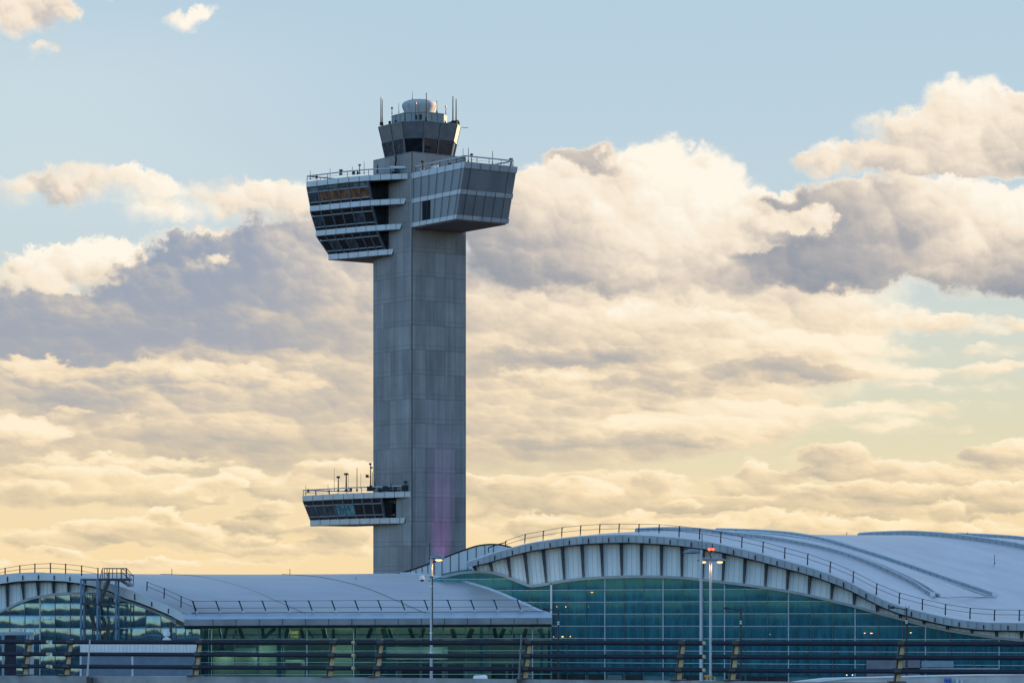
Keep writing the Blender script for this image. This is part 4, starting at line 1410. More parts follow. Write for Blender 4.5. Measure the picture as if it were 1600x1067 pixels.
# glazed front under the long eave
ecols = [313, 330.5, 367, 404, 443, 479.5, 515, 552.5, 586, 620, 657.5, 693, 728, 765, 801, 832, 862]
ytop = lambda x: 980.5 - 2.0 * (x - 313) / 549
erow = lambda r, x: (979.0, 998.0, 1016.8, 1034.5, 1053.5, 1068)[min(r, 5)] - 1.0 * (x - 313) / 549
DF = D1 + 0.6
egl = curtain('eave_glass', ecols, erow, 5, ytop, DF, 'gl_eave', lt, sub=1, pale=(0, 1, 5, 7, 15), slope=DE / 574.0, drow=.9, dcol=1.3)
dE = lambda x: DF + DE * (x - 313) / 574.0
for x, w in ((309, 9), (322, 7), (437, 5), (601, 5), (752, 5), (846, 5)):
    g = MB()
    g.box(P(x - w / 2, 0, dE(x)).x, P(x + w / 2, 0, dE(x)).x, dE(x) + (.2 if w < 8 else -.2), dE(x) + .6, 0.004, P(x, 980, dE(x)).z)
    build('column', g, 'teal_col' if x != 309 else 'mull_dark', lt)
# partitions, openings and tree struts inside
g = MB()
g.face([P(300, 970, D1 + 9), P(856, 970, D1 + 15), P(856, 1085, D1 + 15), P(300, 1085, D1 + 9)])
g.face([P(300, 1078, D1 + 1), P(856, 1078, D1 + 7), P(856, 1085, D1 + 15), P(300, 1085, D1 + 9)])
build('hall_back_wall', g, 'inner_wall', lt)
random.seed(7)
for (x0, x1, y0, y1, m, dd) in ((333, 402, 1020, 1060, 'inner_olive', 3.0), (368, 400, 1012, 1034, 'inner_wall', 3.4), (405, 432, 1008, 1060, 'inner_olive', 3.2), (446, 476, 1030, 1060, 'inner_olive', 3.2), (446, 470, 1034, 1038, 'inner_dark', 2.9),
                                (482, 512, 1033, 1036, 'inner_dark', 2.9), (482, 512, 1038, 1060, 'inner_olive', 3.3), (520, 550, 1000, 1060, 'inner_olive', 4.0), (562, 582, 1046, 1056, 'inner_dark', 2.8), (592, 618, 1045, 1056, 'inner_dark', 2.8),
                                (600, 700, 1010, 1030, 'inner_wall', 4.2), (628, 655, 1046, 1064, 'inner_dark', 2.6), (660, 690, 1037, 1064, 'inner_dark', 2.6), (700, 724, 1037, 1064, 'inner_dark', 2.6), (768, 790, 1037, 1064, 'inner_dark', 2.6), (794, 815, 1037, 1064, 'inner_dark', 2.6), (834, 858, 1048, 1064, 'inner_dark', 2.6)):
    d = dE(x0) + dd
    g = MB()
    g.hexa([P(x0, y1, d), P(x1, y1, d), P(x1, y1, d + .3), P(x0, y1, d + .3)], [P(x0, y0, d), P(x1, y0, d), P(x1, y0, d + .3), P(x0, y0, d + .3)])
    build('partition' if m != 'inner_dark' else 'doorway', g, m, lt)
g = MB()
g.bar(P(318, 991.5, dE(318) + 1.6), P(860, 990.5, dE(860) + 1.6), .12, .12)
build('hall_handrail', g, 'strut', lt)
g = MB()
g.hexa([P(318, 1001, dE(318) + 1.8), P(860, 1000, dE(860) + 1.8), P(860, 1000, dE(860) + 9), P(318, 1001, dE(318) + 7)], [P(318, 997, dE(318) + 1.8), P(860, 996, dE(860) + 1.8), P(860, 996, dE(860) + 9), P(318, 997, dE(318) + 7)])
build('floor_slab', g, 'inner_dark', lt)
for x0, y0, x1, y1, w in ((355, 981, 345, 1017, 5), (343, 981, 347, 1005, 3), (374, 981, 381, 999, 6), (369, 984, 365, 999, 4), (410, 981, 412, 998, 5), (430, 981, 409, 999, 6), (450, 981, 446, 998, 7), (470, 981, 475, 999, 5), (481, 984, 492, 999, 2), (505, 981, 509, 998, 7),
                          (521, 981, 521, 998, 5), (556, 981, 553, 998, 4), (581, 981, 574, 998, 6), (598, 981, 604, 998, 8), (607, 981, 613, 998, 5), (640, 981, 646, 998, 6), (663, 981, 657, 998, 6), (670, 984, 678, 998, 2), (706, 981, 711, 998, 7), (738, 981, 732, 998, 8),
                          (772, 981, 776, 998, 6), (788, 981, 781, 998, 6), (797, 984, 806, 998, 2), (822, 981, 818, 998, 6), (842, 981, 850, 998, 6), (340, 1000, 352, 1018, 3)):
    g = MB()
    d = dE(x0) + 1.1
    g.bar(P(x0, y0, d), P(x1, y1, d), w * d / F, .3, up=(0, 1, 0))
    build('tree_strut', g, 'strut', lt)
g = MB()
g.box(P(450, 0, dE(450)).x, P(463, 0, dE(450)).x, dE(450) + 3, dE(450) + 3.3, P(0, 997, dE(450)).z, P(0, 986, dE(450)).z)
build('yellow_sign', g, 'dull_yellow', lt)
# added fill lights that keep the hall glazing from going black
for x in (350, 405, 460, 515, 570, 625, 680, 735, 790, 840):
    d = dE(x) + 1.8
    c = P(x, 977, d)
    g = MB()
    g.box(c.x - .9, c.x + .9, d - .25, d + .25, c.z, c.z + .1)
    cl = build('fill_light_box', g, 'white_wall', lt)
    for dz, en in ((-.6, 60), (-3.0, 34)):
        ld = bpy.data.lights.new('fill_light', 'POINT')
        ld.energy = en
        ld.color = (1.0, .95, .85)
        ld.shadow_soft_size = .8
        o = bpy.data.objects.new('fill_light', ld)
        COL.objects.link(o)
        o.parent = cl
        o.location = Vector((c.x, d, c.z + dz)) - Vector(lt.location)
# guard rail along the crown of the arch
wires = MB()
cr = [(-16, 892, 906), (8, 887, 898.5), (31, 883, 896), (54.5, 880.5, 895), (78.8, 879.4, 895), (102.5, 880.7, 896.5), (127.5, 883.3, 899.8), (153, 887.3, 905.5)]
dn = [(230, 908.7, 922.8), (256.8, 918.7, 934.5), (283.2, 931, 948.5), (301, 938.3, 956.5)]
for seq in (cr, dn):
    for f in (0.03, .5):
        wires.tube([P(x, yt + (yb - yt) * f, D1 - .9) for x, yt, yb in seq], .022, 4)
    for x, yt, yb in seq:
        g = MB()
        ln = 5 if seq is dn and x > 300 else 1.0
        g.bar(P(x, yt, D1 - .9), P(x + (ln if seq is dn else 0) * (-.5 if x < 300 else 1), yb, D1 - .9), .11, .11, up=(0, 1, 0))
        g.bar(P(x - 1.2, yt + .5, D1 - .9), P(x + 1.2, yt + .5, D1 - .9), .1, .1)
        build('rail_post', g, 'dark_metal', lroof)
build('rail_wire', wires, 'dark_metal', lroof)
for x, y0, y1, t in ((268.5, 899, 888, .36), (453, 898.5, 888.5, .69), (556, 912, 901, .62)):
    g = MB()
    g.tube([P(x, y0, D1 + 18), P(x, y1, D1 + 18)], .035, 5)
    build('lightning_rod', g, 'dark_metal', lroof)

# ------------------------------------------------------------------ large terminal hall on the right
D2 = 318.0
rt = thing('terminal_hall', 'large terminal hall with wave shaped white roof above a tall teal glass wall', 'terminal', (P(1100, HZ, D2).x, D2, 0.0))
FT = [(729, 878.4), (747, 872), (773, 863.7), (799.4, 855.9), (829.4, 848.7), (859.4, 844), (889.4, 839.9), (919.4, 837.3), (951, 836), (982, 835.6), (1015, 837), (1047, 839.3), (1080, 843), (1112, 847.8), (1146, 855), (1180, 863), (1214, 872.3), (1247.5, 881.5), (1272.5, 888.8), (1302.5, 899.7), (1327.5, 910), (1352.5, 923), (1377.5, 935.6), (1402.5, 945.5), (1425, 951.8), (1462.5, 961), (1500, 968), (1537.5, 972), (1575, 973), (1640, 973), (1720, 968)]
NF = 100
ft = smooth_curve(FT, NF)
fy = lambda x: interp(ft, x)
GT = [(690, 900.5), (719, 894.2), (745, 892), (766, 893), (784, 897.5), (803, 905), (820, 912), (829, 914.8), (842.5, 913.4), (859, 910.6), (880, 906.9), (906, 903.7), (944, 901.2), (987.5, 899.8), (1036, 900.2), (1070, 902), (1100, 905), (1132.5, 909), (1165, 913), (1197.5, 917.5), (1230, 922.7), (1267.5, 930), (1301, 938), (1336, 946.5), (1372.5, 957), (1410, 967), (1447.5, 977), (1484, 984.5), (1522, 990.5), (1561, 996), (1600, 999.5), (1720, 1003)]
gy_ = lambda x: interp(GT, x)
DR = D2 - 2.2      # plane of the roof edge
# fascia
g = MB()
g.band([P(x, y, DR) for x, y in ft], [P(x, y + (11.6 if x > 760 else 7.6 + (x - 729) * .13), DR + .15) for x, y in ft], .5)
rf = build('roof_fascia', g, 'fascia', rt)
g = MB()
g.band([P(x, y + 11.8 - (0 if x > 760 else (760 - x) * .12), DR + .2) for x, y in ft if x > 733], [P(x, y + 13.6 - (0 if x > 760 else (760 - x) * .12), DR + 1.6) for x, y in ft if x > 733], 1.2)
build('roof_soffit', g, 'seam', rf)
g = MB()
for i, (x, y) in enumerate(ft):
    pass
clips = [747, 773, 800.5, 829.5, 859.5, 889.5, 919.5, 951, 982, 1015, 1047, 1080, 1113, 1146, 1180, 1214, 1247.5, 1282, 1318, 1353, 1389, 1424, 1461, 1498.5, 1537, 1575, 1612]
for x in clips:
    g = MB()
    g.bar(P(x, fy(x) + 4.0, DR - .07), P(x, fy(x) + 11.0, DR + .04), .13, .08)
    build('fascia_clip', g, 'dark_metal', rf)
g = MB()
for a, b in zip(clips, clips[1:]):
    for f in (.36, .7):
        x = a + (b - a) * f
        g.bar(P(x, fy(x) + 1.5, DR - .03), P(x, fy(x) + 11.2, DR + .1), .035, .04)
build('panel_joint', g, 'mullion', rf)
g = MB()
g.tube([P(x, y - .2, DR + .1) for x, y in ft], .09, 6)
build('roof_edge_flashing', g, 'white', rf)

# roof skin: lofted through the front edge, two ribs and the ridges further back
R1 = [(760, 872), (850, 847), (930, 834.5), (1000, 830.0), (1040, 828.6), (1070, 829), (1100, 831), (1150, 836.5), (1200, 842), (1240, 848.5), (1290, 859), (1340, 874.5), (1390, 895), (1430, 915), (1453, 930), (1500, 949), (1550, 960), (1600, 965), (1680, 967), (1760, 965)]
R2 = [(840, 868), (920, 845), (1000, 835), (1060, 831.5), (1110, 830.8), (1160, 832), (1200, 834), (1240, 837.5), (1290, 846.5), (1340, 861), (1400, 880), (1450, 897), (1500, 914), (1552, 931), (1600, 945), (1660, 955), (1740, 960), (1820, 960)]
R3 = [(1000, 866), (1100, 848), (1200, 840.5), (1290, 840), (1330, 839.6), (1365, 837.3), (1415, 835.7), (1452, 837.2), (1490, 840.4), (1540, 846.8), (1600, 857), (1680, 880), (1760, 905), (1840, 925), (1940, 940), (2020, 945)]
R4 = [(1180, 858), (1300, 845), (1400, 838.6), (1490, 837.2), (1540, 838.8), (1600, 843.2), (1700, 858), (1800, 880), (1900, 905), (2000, 925), (2120, 940), (2240, 945)]
profs = [(ft, DR), (smooth_curve(R1, NF), DR + 12), (smooth_curve(R2, NF), DR + 26), (smooth_curve(R3, NF), DR + 62), (smooth_curve(R4, NF), DR + 96)]
g = MB()
rows = []
for k in range(len(profs) - 1):
    (a, da), (b, db) = profs[k], profs[k + 1]
    for f in ((0, .5) if k < len(profs) - 2 else (0, .5, 1)):
        rows.append([P(a[i][0] + (b[i][0] - a[i][0]) * f, a[i][1] + (b[i][1] - a[i][1]) * f - (0 if k > 0 else .0), da + (db - da) * f) for i in range(NF)])
g.loft(rows)
rroof = build('roof', g, 'roof', rt, smooth=True)


def rib(curve, D, x0, x1, h, w, cap=True):
    """raised parallel gutter box lying on the roof along a profile"""
    pts = [(x, y) for x, y in curve if x0 <= x <= x1]
    if pts[-1][0] < x1 - 1:
        pts.append((x1, interp(curve, x1)))
    g = MB()
    for (xa, ya), (xb, yb) in zip(pts, pts[1:]):
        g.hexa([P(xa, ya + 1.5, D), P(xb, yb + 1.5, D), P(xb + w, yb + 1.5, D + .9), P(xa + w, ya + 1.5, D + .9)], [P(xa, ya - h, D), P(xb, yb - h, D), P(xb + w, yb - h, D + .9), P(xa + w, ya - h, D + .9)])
    o = build('roof_rib', g, 'rib_shade', rroof)
    g = MB()
    g.tube([P(x + w * .3, y - h - .2, D + .2) for x, y in pts], .11, 6)
    build('rib_flashing', g, 'white', rroof)
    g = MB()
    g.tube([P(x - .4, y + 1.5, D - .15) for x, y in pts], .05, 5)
    build('rib_shadow_line', g, 'seam', rroof)  # dark tube stands in for the shadow along the rib foot
    g = MB()
    for (xa, ya), (xb, yb) in zip(pts[::1], pts[1::1]):
        n_ = max(1, int((xb - xa) / 4.5))
        g.bar(P(xa, ya - h + .8, D - .03), P(xa, ya + 1.2, D - .03), .035, .035)
    build('rib_joint', g, 'mullion', rroof)
    if cap:
        x, y = pts[-1]
        g = MB()
        g.box(P(x, 0, D).x, P(x + w + 3, 0, D).x, D - .15, D + 1.1, P(0, y + 2.5, D).z, P(0, y - h - .6, D).z)
        build('rib_end_box', g, 'white', rroof)
    return o


c1, c2, c3, c4 = [p[0] for p in profs[1:]]
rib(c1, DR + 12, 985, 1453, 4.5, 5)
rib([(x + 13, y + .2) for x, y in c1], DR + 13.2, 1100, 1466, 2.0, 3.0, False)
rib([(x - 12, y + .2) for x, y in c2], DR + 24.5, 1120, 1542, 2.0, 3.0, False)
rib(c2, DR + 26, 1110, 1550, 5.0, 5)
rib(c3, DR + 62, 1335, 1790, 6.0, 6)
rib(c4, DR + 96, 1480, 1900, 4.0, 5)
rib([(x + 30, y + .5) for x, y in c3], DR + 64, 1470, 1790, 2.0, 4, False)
# conduit between the rib ends
g = MB()
g.tube([P(1458, 932, DR + 11.5), P(1480, 933.5, DR + 12.5), P(1505, 932, DR + 17), P(1530, 932.5, DR + 22), P(1552, 932, DR + 25)], .05, 5)
build('roof_conduit', g, 'trim', rroof)
for x, y0, y1, D in ((1387.5, 845, 834, DR + 60), (1554, 880, 866, DR + 45), (1345, 853, 846, DR + 40), (1266, 853, 848, DR + 30), (1512, 839, 831, DR + 90), (1150, 834, 827, DR + 20), (1323, 838, 831, DR + 60)):
    g = MB()
    g.tube([P(x, y0, D), P(x, y1, D)], .04, 5)
    g.bar(P(x - .8, y0, D), P(x + .8, y0, D), .16, .2)
    build('lightning_rod', g, 'dark_metal', rroof)
# guard rail along the front edge
px_ = [789.6, 820, 848.5, 877.6, 906.8, 936.8, 967, 998, 1029.5, 1061, 1093, 1126, 1159, 1192, 1226, 1261.7, 1297, 1333, 1369.5, 1405, 1441, 1477, 1515.5, 1553.7, 1592.5, 1632]
wires = MB()
DQ = DR + .8
base = lambda x: fy(x) - (2.5 if x < 1000 else 3.5 + 2.0 * min(1, (x - 1000) / 250))
for f in (15.0, 7.5):
    wires.tube([P(x, base(x) - f * (.75 if x < 800 else .92 if x < 860 else 1), DQ) for x in px_], .024, 4)
for x in px_:
    h = 15.2 * (.75 if x < 800 else .92 if x < 860 else 1)
    g = MB()
    g.bar(P(x + .6, base(x) - h, DQ), P(x, base(x) - 2, DQ), .12, .12, up=(0, 1, 0))
    g.bar(P(x - .3, base(x) - h + .6, DQ), P(x + 2.2, base(x) - h + .6, DQ), .1, .1)
    build('rail_post', g, 'dark_metal', rroof)
    g = MB()
    g.box(P(x - .9, 0, DQ).x, P(x + .9, 0, DQ).x, DQ - .1, DQ + .1, P(0, base(x) + 2.2, DQ).z, P(0, base(x) - 2, DQ).z)
    build('rail_foot', g, 'dark_metal' if x > 1030 else 'fascia', rroof)
build('rail_wire', wires, 'dark_metal', rroof)

# white wall between fascia and glass
DWR = D2 - 0.2
xs = [738 + i * 8.0 for i in range(120)]
xw = [x for x in xs if fy(x) + 9 < gy_(x)]
g = MB()
g.band([P(x, fy(x) + 8, DWR) for x in xw], [P(x, gy_(x) + 1, DWR) for x in xw], .3)
ww = build('upper_wall', g, 'white_wall', rt)
fins = [(741, 744), (766, 769.3), (794, 797.7), (820, 825.6), (849, 853.8), (879, 882), (909.5, 912), (940, 942), (971, 972), (1002.5, 1002.5), (1034, 1033.7), (1066, 1065.5), (1099, 1098), (1132, 1129.5), (1165, 1162.5), (1198, 1196), (1232, 1230), (1266, 1264), (1301, 1299), (1335.5, 1334.5), (1371, 1371), (1407, 1407), (1444, 1444), (1481, 1481), (1519, 1519), (1557.5, 1557.5), (1596.5, 1596.5)]
g = MB()
for (a, a2), (b, b2) in zip(fins, fins[1:]):
    for f in (.25, .5, .75):
        x = a + (b - a) * f
        x2 = a2 + (b2 - a2) * f
        if gy_(x2) - fy(x) > 16:
            g.bar(P(x, fy(x) + 10, DWR - .02), P(x2, gy_(x2), DWR - .02), .04, .03)
build('panel_joint', g, 'mull_pale', ww)
for x0, x1 in fins:
    yt, yb = fy(x0) + 10.5, gy_(x1)
    if yb - yt < 3:
        yb = yt + 3
    for dx in (-2.3, 1.5):
        g = MB()
        wt, wb = 2.3, 1.0
        g.hexa([P(x0 + dx - wt / 2, yt, DWR - .9), P(x0 + dx + wt / 2, yt, DWR - .9), P(x1 + dx * .55 + wb / 2, yb, DWR - .25), P(x1 + dx * .55 - wb / 2, yb, DWR - .25)],
               [P(x0 + dx - wt / 2, yt, DWR - .05), P(x0 + dx + wt / 2, yt, DWR - .05), P(x1 + dx * .55 + wb / 2, yb, DWR - .05), P(x1 + dx * .55 - wb / 2, yb, DWR - .05)])
        build('wall_fin', g, 'fin', ww)
g = MB()
xg = [690 + i * 6.0 for i in range(165)]
g.band([P(x, gy_(x) - 1.6, DWR - .3) for x in xg], [P(x, gy_(x) + 2.6, DWR - .3) for x in xg], .6)
build('arch_trim', g, 'trim', ww)

# glass wall
cols = [600, 625, 650, 672, 690, 717.5, 744, 771, 799, 829, 861, 886, 915, 945, 975, 1005.5, 1036, 1067.5, 1099, 1132, 1164.5, 1199, 1232, 1266.7, 1301, 1336, 1372.5, 1410, 1446, 1484.5, 1522.5, 1561, 1600, 1640, 1680]


def rrow(r, x):
    l = (885.0, 903.8, 922.4, 941.0, 959.3, 977.7, 996.2, 1014.6, 1033.2, 1051.6, 1072)[min(r, 10)]
    q = (876.0, 896.0, 917.0, 937.2, 957.5, 978.0, 998.8, 1019.0, 1039.2, 1059.5, 1080)[min(r, 10)]
    f = (x - 860) / 740.0
    if f < 0:
        f *= .3
    return l + (q - l) * f


def rtop(x):
    return gy_(x) if x > 690 else 900.5 + (690 - x) * .3


rgl = curtain('glass_wall', cols, rrow, 9, rtop, D2, 'gl_main', rt, sub=3, bottom=1068, pale=(13, 16, 19, 22, 25, 28, 31), drow=1.0, dcol=.8)
g = MB()
g.box(P(859.6, 0, D2).x, P(862.6, 0, D2).x, D2 - .5, D2 - .15, .004, P(0, 911, D2).z)
build('corner_post', g, 'fascia', rt)
# entrance zone under the glass
for i, (x0, x1, m) in enumerate(((862, 872, 'inner_dark'), (876, 886, 'inner_dark'), (888, 914, 'inner_dark'), (920, 944, 'inner_dark'), (949, 972, 'mull_dark'), (978, 1004, 'inner_dark'), (1062, 1098, 'inner_dark'), (1135, 1163, 'inner_dark'), (1168, 1230, 'inner_dark'))):
    g = MB()
    f = (x0 - 860) / 740
    yt = 1053.0 + 8 * f
    g.box(P(x0, 0, D2).x, P(x1, 0, D2).x, D2 + .1, D2 + .3, .004, P(0, yt, D2).z)
    build('doorway', g, m, rt)
g = MB()
g.box(P(850, 0, D2).x, P(1680, 0, D2).x, D2 + .4, D2 + .6, .004, P(0, 1050, D2).z)
build('base_wall', g, 'inner_teal', rt)
# interior
g = MB()
g.band([P(x, gy_(x) - 4, D2 + 8) for x in xg], [P(x, 1082, D2 + 8) for x in xg], .2)
g.face([P(590, 905, D2 + 8), P(690, 905, D2 + 8), P(690, 1082, D2 + 8), P(590, 1082, D2 + 8)])
for y, xe in ((940, 1230), (1003, 1690)):
    g.hexa([P(690, y + 2, D2 + 3), P(xe, y + 2, D2 + 3), P(xe, y + 2, D2 + 7.9), P(690, y + 2, D2 + 7.9)], [P(690, y, D2 + 3), P(xe, y, D2 + 3), P(xe, y, D2 + 7.9), P(690, y, D2 + 7.9)])
build('hall_back_wall', g, 'inner_teal', rt)
random.seed(11)
for i in range(34):
    x = 720 + i * 29 + random.uniform(-8, 8)
    y0 = gy_(x) + random.uniform(8, 60)
    y1 = y0 + random.uniform(10, 45)
    w = random.uniform(1.0, 3.5)
    g = MB()
    g.box(P(x, 0, D2 + 2.2).x, P(x + w, 0, D2 + 2.2).x, D2 + 2.2, D2 + 2.5, P(0, min(y1, 1050), D2).z, P(0, y0, D2).z)
    build('hall_column', g, 'white_wall' if i % 3 else 'strut', rt)
for x, y, w, h, m in ((870, 947.5, .8, 1.0, 'inner_lamp'), (884, 947.6, 1.2, 1.3, 'inner_lamp'), (919.5, 947.3, .7, .7, 'inner_lamp_w'), (865, 994.3, .9, .9, 'inner_lamp'), (879, 994.2, 3.0, 1.4, 'inner_lamp'), (891, 993.8, 1.2, 1.4, 'inner_lamp'),
                      (925, 925.2, 3.6, .6, 'inner_lamp'), (1351, 988.6, 2.2, 1.0, 'inner_lamp'), (1361.5, 988.8, 3.6, 1.0, 'inner_lamp'), (1423, 988, 2.4, 1.0, 'inner_lamp'), (1323, 1054, 1.8, 1.8, 'inner_lamp_w'), (1332, 1054, 1.8, 1.8, 'inner_lamp_w'), (1203, 990.5, .7, .7, 'inner_lamp_w')):
    g = MB()
    d = D2 - .2
    c = P(x, y, d)
    sx, sz = w * d / F * .6, h * d / F * .6
    g.lathe([(.3 * sx, c.z - sz), (.85 * sx, c.z - .5 * sz), (sx, c.z), (.85 * sx, c.z + .5 * sz), (.3 * sx, c.z + sz)], c.x, c.y, 10, 1, .5)
    build('hall_lamp', g, m, rt, smooth=True)
for x0, x1, y0, y1, m in ((1342, 1374, 972, 996, 'white_wall'), (1310, 1318, 965, 998, 'trim'), (1352, 1366, 968, 975, 'fascia'), (1440, 1490, 1032, 1042, 'louvre'), (1354, 1438, 1031, 1056, 'violet_board'), (1490, 1515, 1031, 1042, 'mull_dark'), (1396, 1560, 1043, 1046, 'trim'),
                          (868, 872, 976, 987, 'inner_lamp_w'), (876, 879, 975, 988, 'white_wall'), (883, 885, 978, 988, 'white_wall'), (889, 891, 980, 985, 'white_wall')):
    g = MB()
    d = D2 + 1.0 if m not in ('louvre', 'violet_board', 'trim') or y0 < 1000 else D2 - .6
    g.box(P(x0, 0, d).x, P(x1, 0, d).x, d, d + .25, P(0, y1, d).z, P(0, y0, d).z)
    build('hall_fixture' if d > D2 else 'wall_board', g, m if m != 'inner_lamp_w' else 'white_wall', rt)

# lower wing roof behind, between tower and big hall: panelled wall with curved top
WT_ = [(560, 902), (600, 899), (632, 893.6), (660, 884.3), (680, 876.5), (700, 868.6), (715, 862.8), (729, 857.8), (745, 852.8), (760, 850.6), (770, 850.2), (780, 850.8), (792, 853), (820, 862)]
D3 = 336.0
bw = thing('roof_annex', 'pale panelled annex wall with a curved top rising between tower and large hall', 'building', (P(700, HZ, D3).x, D3, 0.0))
wt = smooth_curve(WT_, 50)
g = MB()
g.band([P(x, y, D3) for x, y in wt], [P(x, 925, D3) for x, y in wt], 4.0)
wb = build('panel_wall', g, 'fascia', bw)
g = MB()
for x in (632, 641, 650, 659.5, 668.5, 678.5, 690.5, 703.5, 717, 730.5, 744, 757.5, 771):
    y = interp(wt, x)
    g.bar(P(x, y + .5, D3 - .03), P(x, 924, D3 - .03), .09, .06)
build('panel_joint', g, 'seam', wb)
g = MB()
g.tube([P(x, y - .2, D3 - .05) for x, y in wt], .09, 5)
build('coping', g, 'dark_metal', bw)
g = MB()
g.box(P(560, 0, D3).x, P(830, 0, D3).x, D3 + .2, D3 + 3.8, .004, P(0, 925, D3).z)
build('lower_wall', g, 'inner_teal', bw)
# open rail frame at the tip of the big roof
g = MB()
p0 = [P(729.5, 878.5, DR - .05), P(747, 872.0, DR - .05), P(763, 866, DR - .05)]
q0 = [P(763, 855.5, DR + .5), P(775, 851, DR + .5), P(790, 847, DR + .5)]
g.tube(q0, .06, 5)
g.bar(q0[0], P(763.5, 863, DR + .5), .1)
build('roof_tip_rail', g, 'dark_metal', rroof)

# ------------------------------------------------------------------ steel escape stair in front of the left gable
DS = 294.5
st = thing('escape_stair', 'dark steel escape stair with blue posts zigzagging up to the arched roof', 'stair tower', (P(153, HZ, DS).x, DS, 0.0))
px = DS / F
for x in (126.7, 152.2, 181.0):
    g = MB()
    g.box(P(x - 1.5, 0, DS).x, P(x + 1.5, 0, DS).x, DS - .1, DS + .1, .004, P(0, 904.2, DS).z)
    build('post', g, 'stair_blue', st)
    g = MB()
    g.box(P(x - 1.3, 0, DS).x, P(x + 1.3, 0, DS).x, DS + 1.9, DS + 2.1, .004, P(0, 906, DS).z)
    build('post', g, 'stair_blue', st)
for x0, x1, y0, y1 in ((126, 181, 903.8, 906.6), (155, 202, 903.2, 907.2), (127, 152, 941.8, 945), (156, 181, 941.8, 945), (127, 152, 980, 983), (156, 181, 980, 983)):
    g = MB()
    g.box(P(x0, 0, DS).x, P(x1, 0, DS).x, DS - .15 if x0 != 126 else DS - .05, DS + (2.3 if x0 == 155 else 2.0), P(0, y1, DS).z, P(0, y0, DS).z)
    build('landing', g, 'stair_dark', st)


def flight(x0, y0, x1, y1, d0):
    g = MB()
    for dd in (0.0, .9):
        g.bar(P(x0, y0, d0 + dd), P(x1, y1, d0 + dd), .28, .06, up=(0, 1, 0))
    n = 11
    for i in range(n):
        f = (i + .5) / n
        c = P(x0 + (x1 - x0) * f, y0 + (y1 - y0) * f, d0)
        g.box(c.x - .14, c.x + .14, d0 + .03, d0 + .87, c.z - .02, c.z + .03)
    build('stair_flight', g, 'stair_dark', st)
    g = MB()
    for dd in (0.0, .9):
        for hh in (8.0, 14.5):
            g.bar(P(x0, y0 - hh, d0 + dd), P(x1, y1 - hh, d0 + dd), .05, .05, up=(0, 1, 0))
        for i in range(4):
            f = (i + .3) / 4
            g.bar(P(x0 + (x1 - x0) * f, y0 + (y1 - y0) * f, d0 + dd), P(x0 + (x1 - x0) * f, y0 + (y1 - y0) * f - 14.5, d0 + dd), .05, .05)
    build('stair_handrail', g, 'stair_dark', st)


flight(170.5, 907, 157.5, 942, DS + .2)
flight(135.5, 944, 148, 980, DS + 1.0)
flight(170.5, 982, 158, 1016, DS + .2)
flight(135.5, 1018, 148, 1054, DS + 1.0)


def rail_frame(xs_, ytop, ybot, d, slope=None):
    g = MB()
    for k, x in enumerate(xs_):
        g.bar(P(x, ytop, d), P(x, ybot, d), .07, .07)
    for y in (ytop, ytop + (ybot - ytop) * .45):
        g.bar(P(xs_[0], y, d), P(xs_[-1], y, d), .06, .06)
    build('landing_railing', g, 'stair_dark', st)


rail_frame((160, 167.3, 170.7, 182.5, 190.5, 198), 887.4, 904, DS - .1)
rail_frame((163, 176, 189, 197), 888.2, 904, DS + 2.2)
rail_frame((136, 140.5, 144.8, 149.5), 926.3, 942, DS - .1)
rail_frame((162, 166, 170, 178), 964.5, 980, DS - .1)
rail_frame((130, 137, 144), 1003, 1018, DS - .1)
g = MB()
for a, b in (((160, 887.4), (156.5, 903)), ((190.5, 887.4), (203, 897.5)), ((197.5, 887.4), (208.5, 900)), ((203, 897.5), (203, 910)), ((208.5, 898), (208.5, 914)), ((190.5, 894), (203, 905)), ((198, 904), (207, 914)), ((203, 897.8), (209, 898.3))):
    g.bar(P(*a, DS + .3), P(*b, DS + .3), .07, .07, up=(0, 1, 0))
build('roof_step_railing', g, 'stair_dark', st)
g = MB()
for i in range(5):
    c = P(190 + i * 3.2, 906.5 + i * 2.0, DS + 1.0)
    g.box(c.x - .2, c.x + .25, DS + .3, DS + 2.0, c.z - .1, c.z + .02)
build('roof_steps', g, 'stair_dark', st)

# ------------------------------------------------------------------ louvred plant screen
DL = 288.0
lv = thing('plant_enclosure', 'long pale equipment enclosure with blue grey louvres below the arched gable', 'plant enclosure', (P(216, HZ, DL).x, DL, 0.0))
X0, X1 = P(125.3, 0, DL).x, P(306.5, 0, DL).x
g = MB()
g.box(X0, X1, DL, DL + 3, P(0, 1021, DL).z, P(0, 1005.8, DL).z)
tp = build('top_panel', g, 'white', lv)
g = MB()
for i in range(31):
    x = X0 + (X1 - X0) * (i + .5) / 31
    g.box(x - .012, x + .012, DL - .012, DL + .02, P(0, 1020.5, DL).z, P(0, 1006.3, DL).z)
build('panel_joint', g, 'trim', tp)
g = MB()
g.box(X0 + .05, X1 - .05, DL + .25, DL + 2.9, .004, P(0, 1021.1, DL).z)
build('inner_box', g, 'mull_dark', lv)
g = MB()
for i in range(20):
    z = P(0, 1024.5 + i * 1.75, DL).z
    g.hexa([(X0 + .1, DL + .0, z - .10), (X1 - .1, DL + .0, z - .10), (X1 - .1, DL + .16, z), (X0 + .1, DL + .16, z)], [(X0 + .1, DL + .0, z - .06), (X1 - .1, DL + .0, z - .06), (X1 - .1, DL + .16, z + .04), (X0 + .1, DL + .16, z + .04)])
build('louvre_blades', g, 'louvre', lv)
for x in (X0 + .06, P(207, 0, DL).x, X1 - .06):
    g = MB()
    g.box(x - .1, x + .1, DL - .05, DL + .24, .004, P(0, 1021.05, DL).z)
    build('frame_post', g, 'fascia', lv)
g = MB()
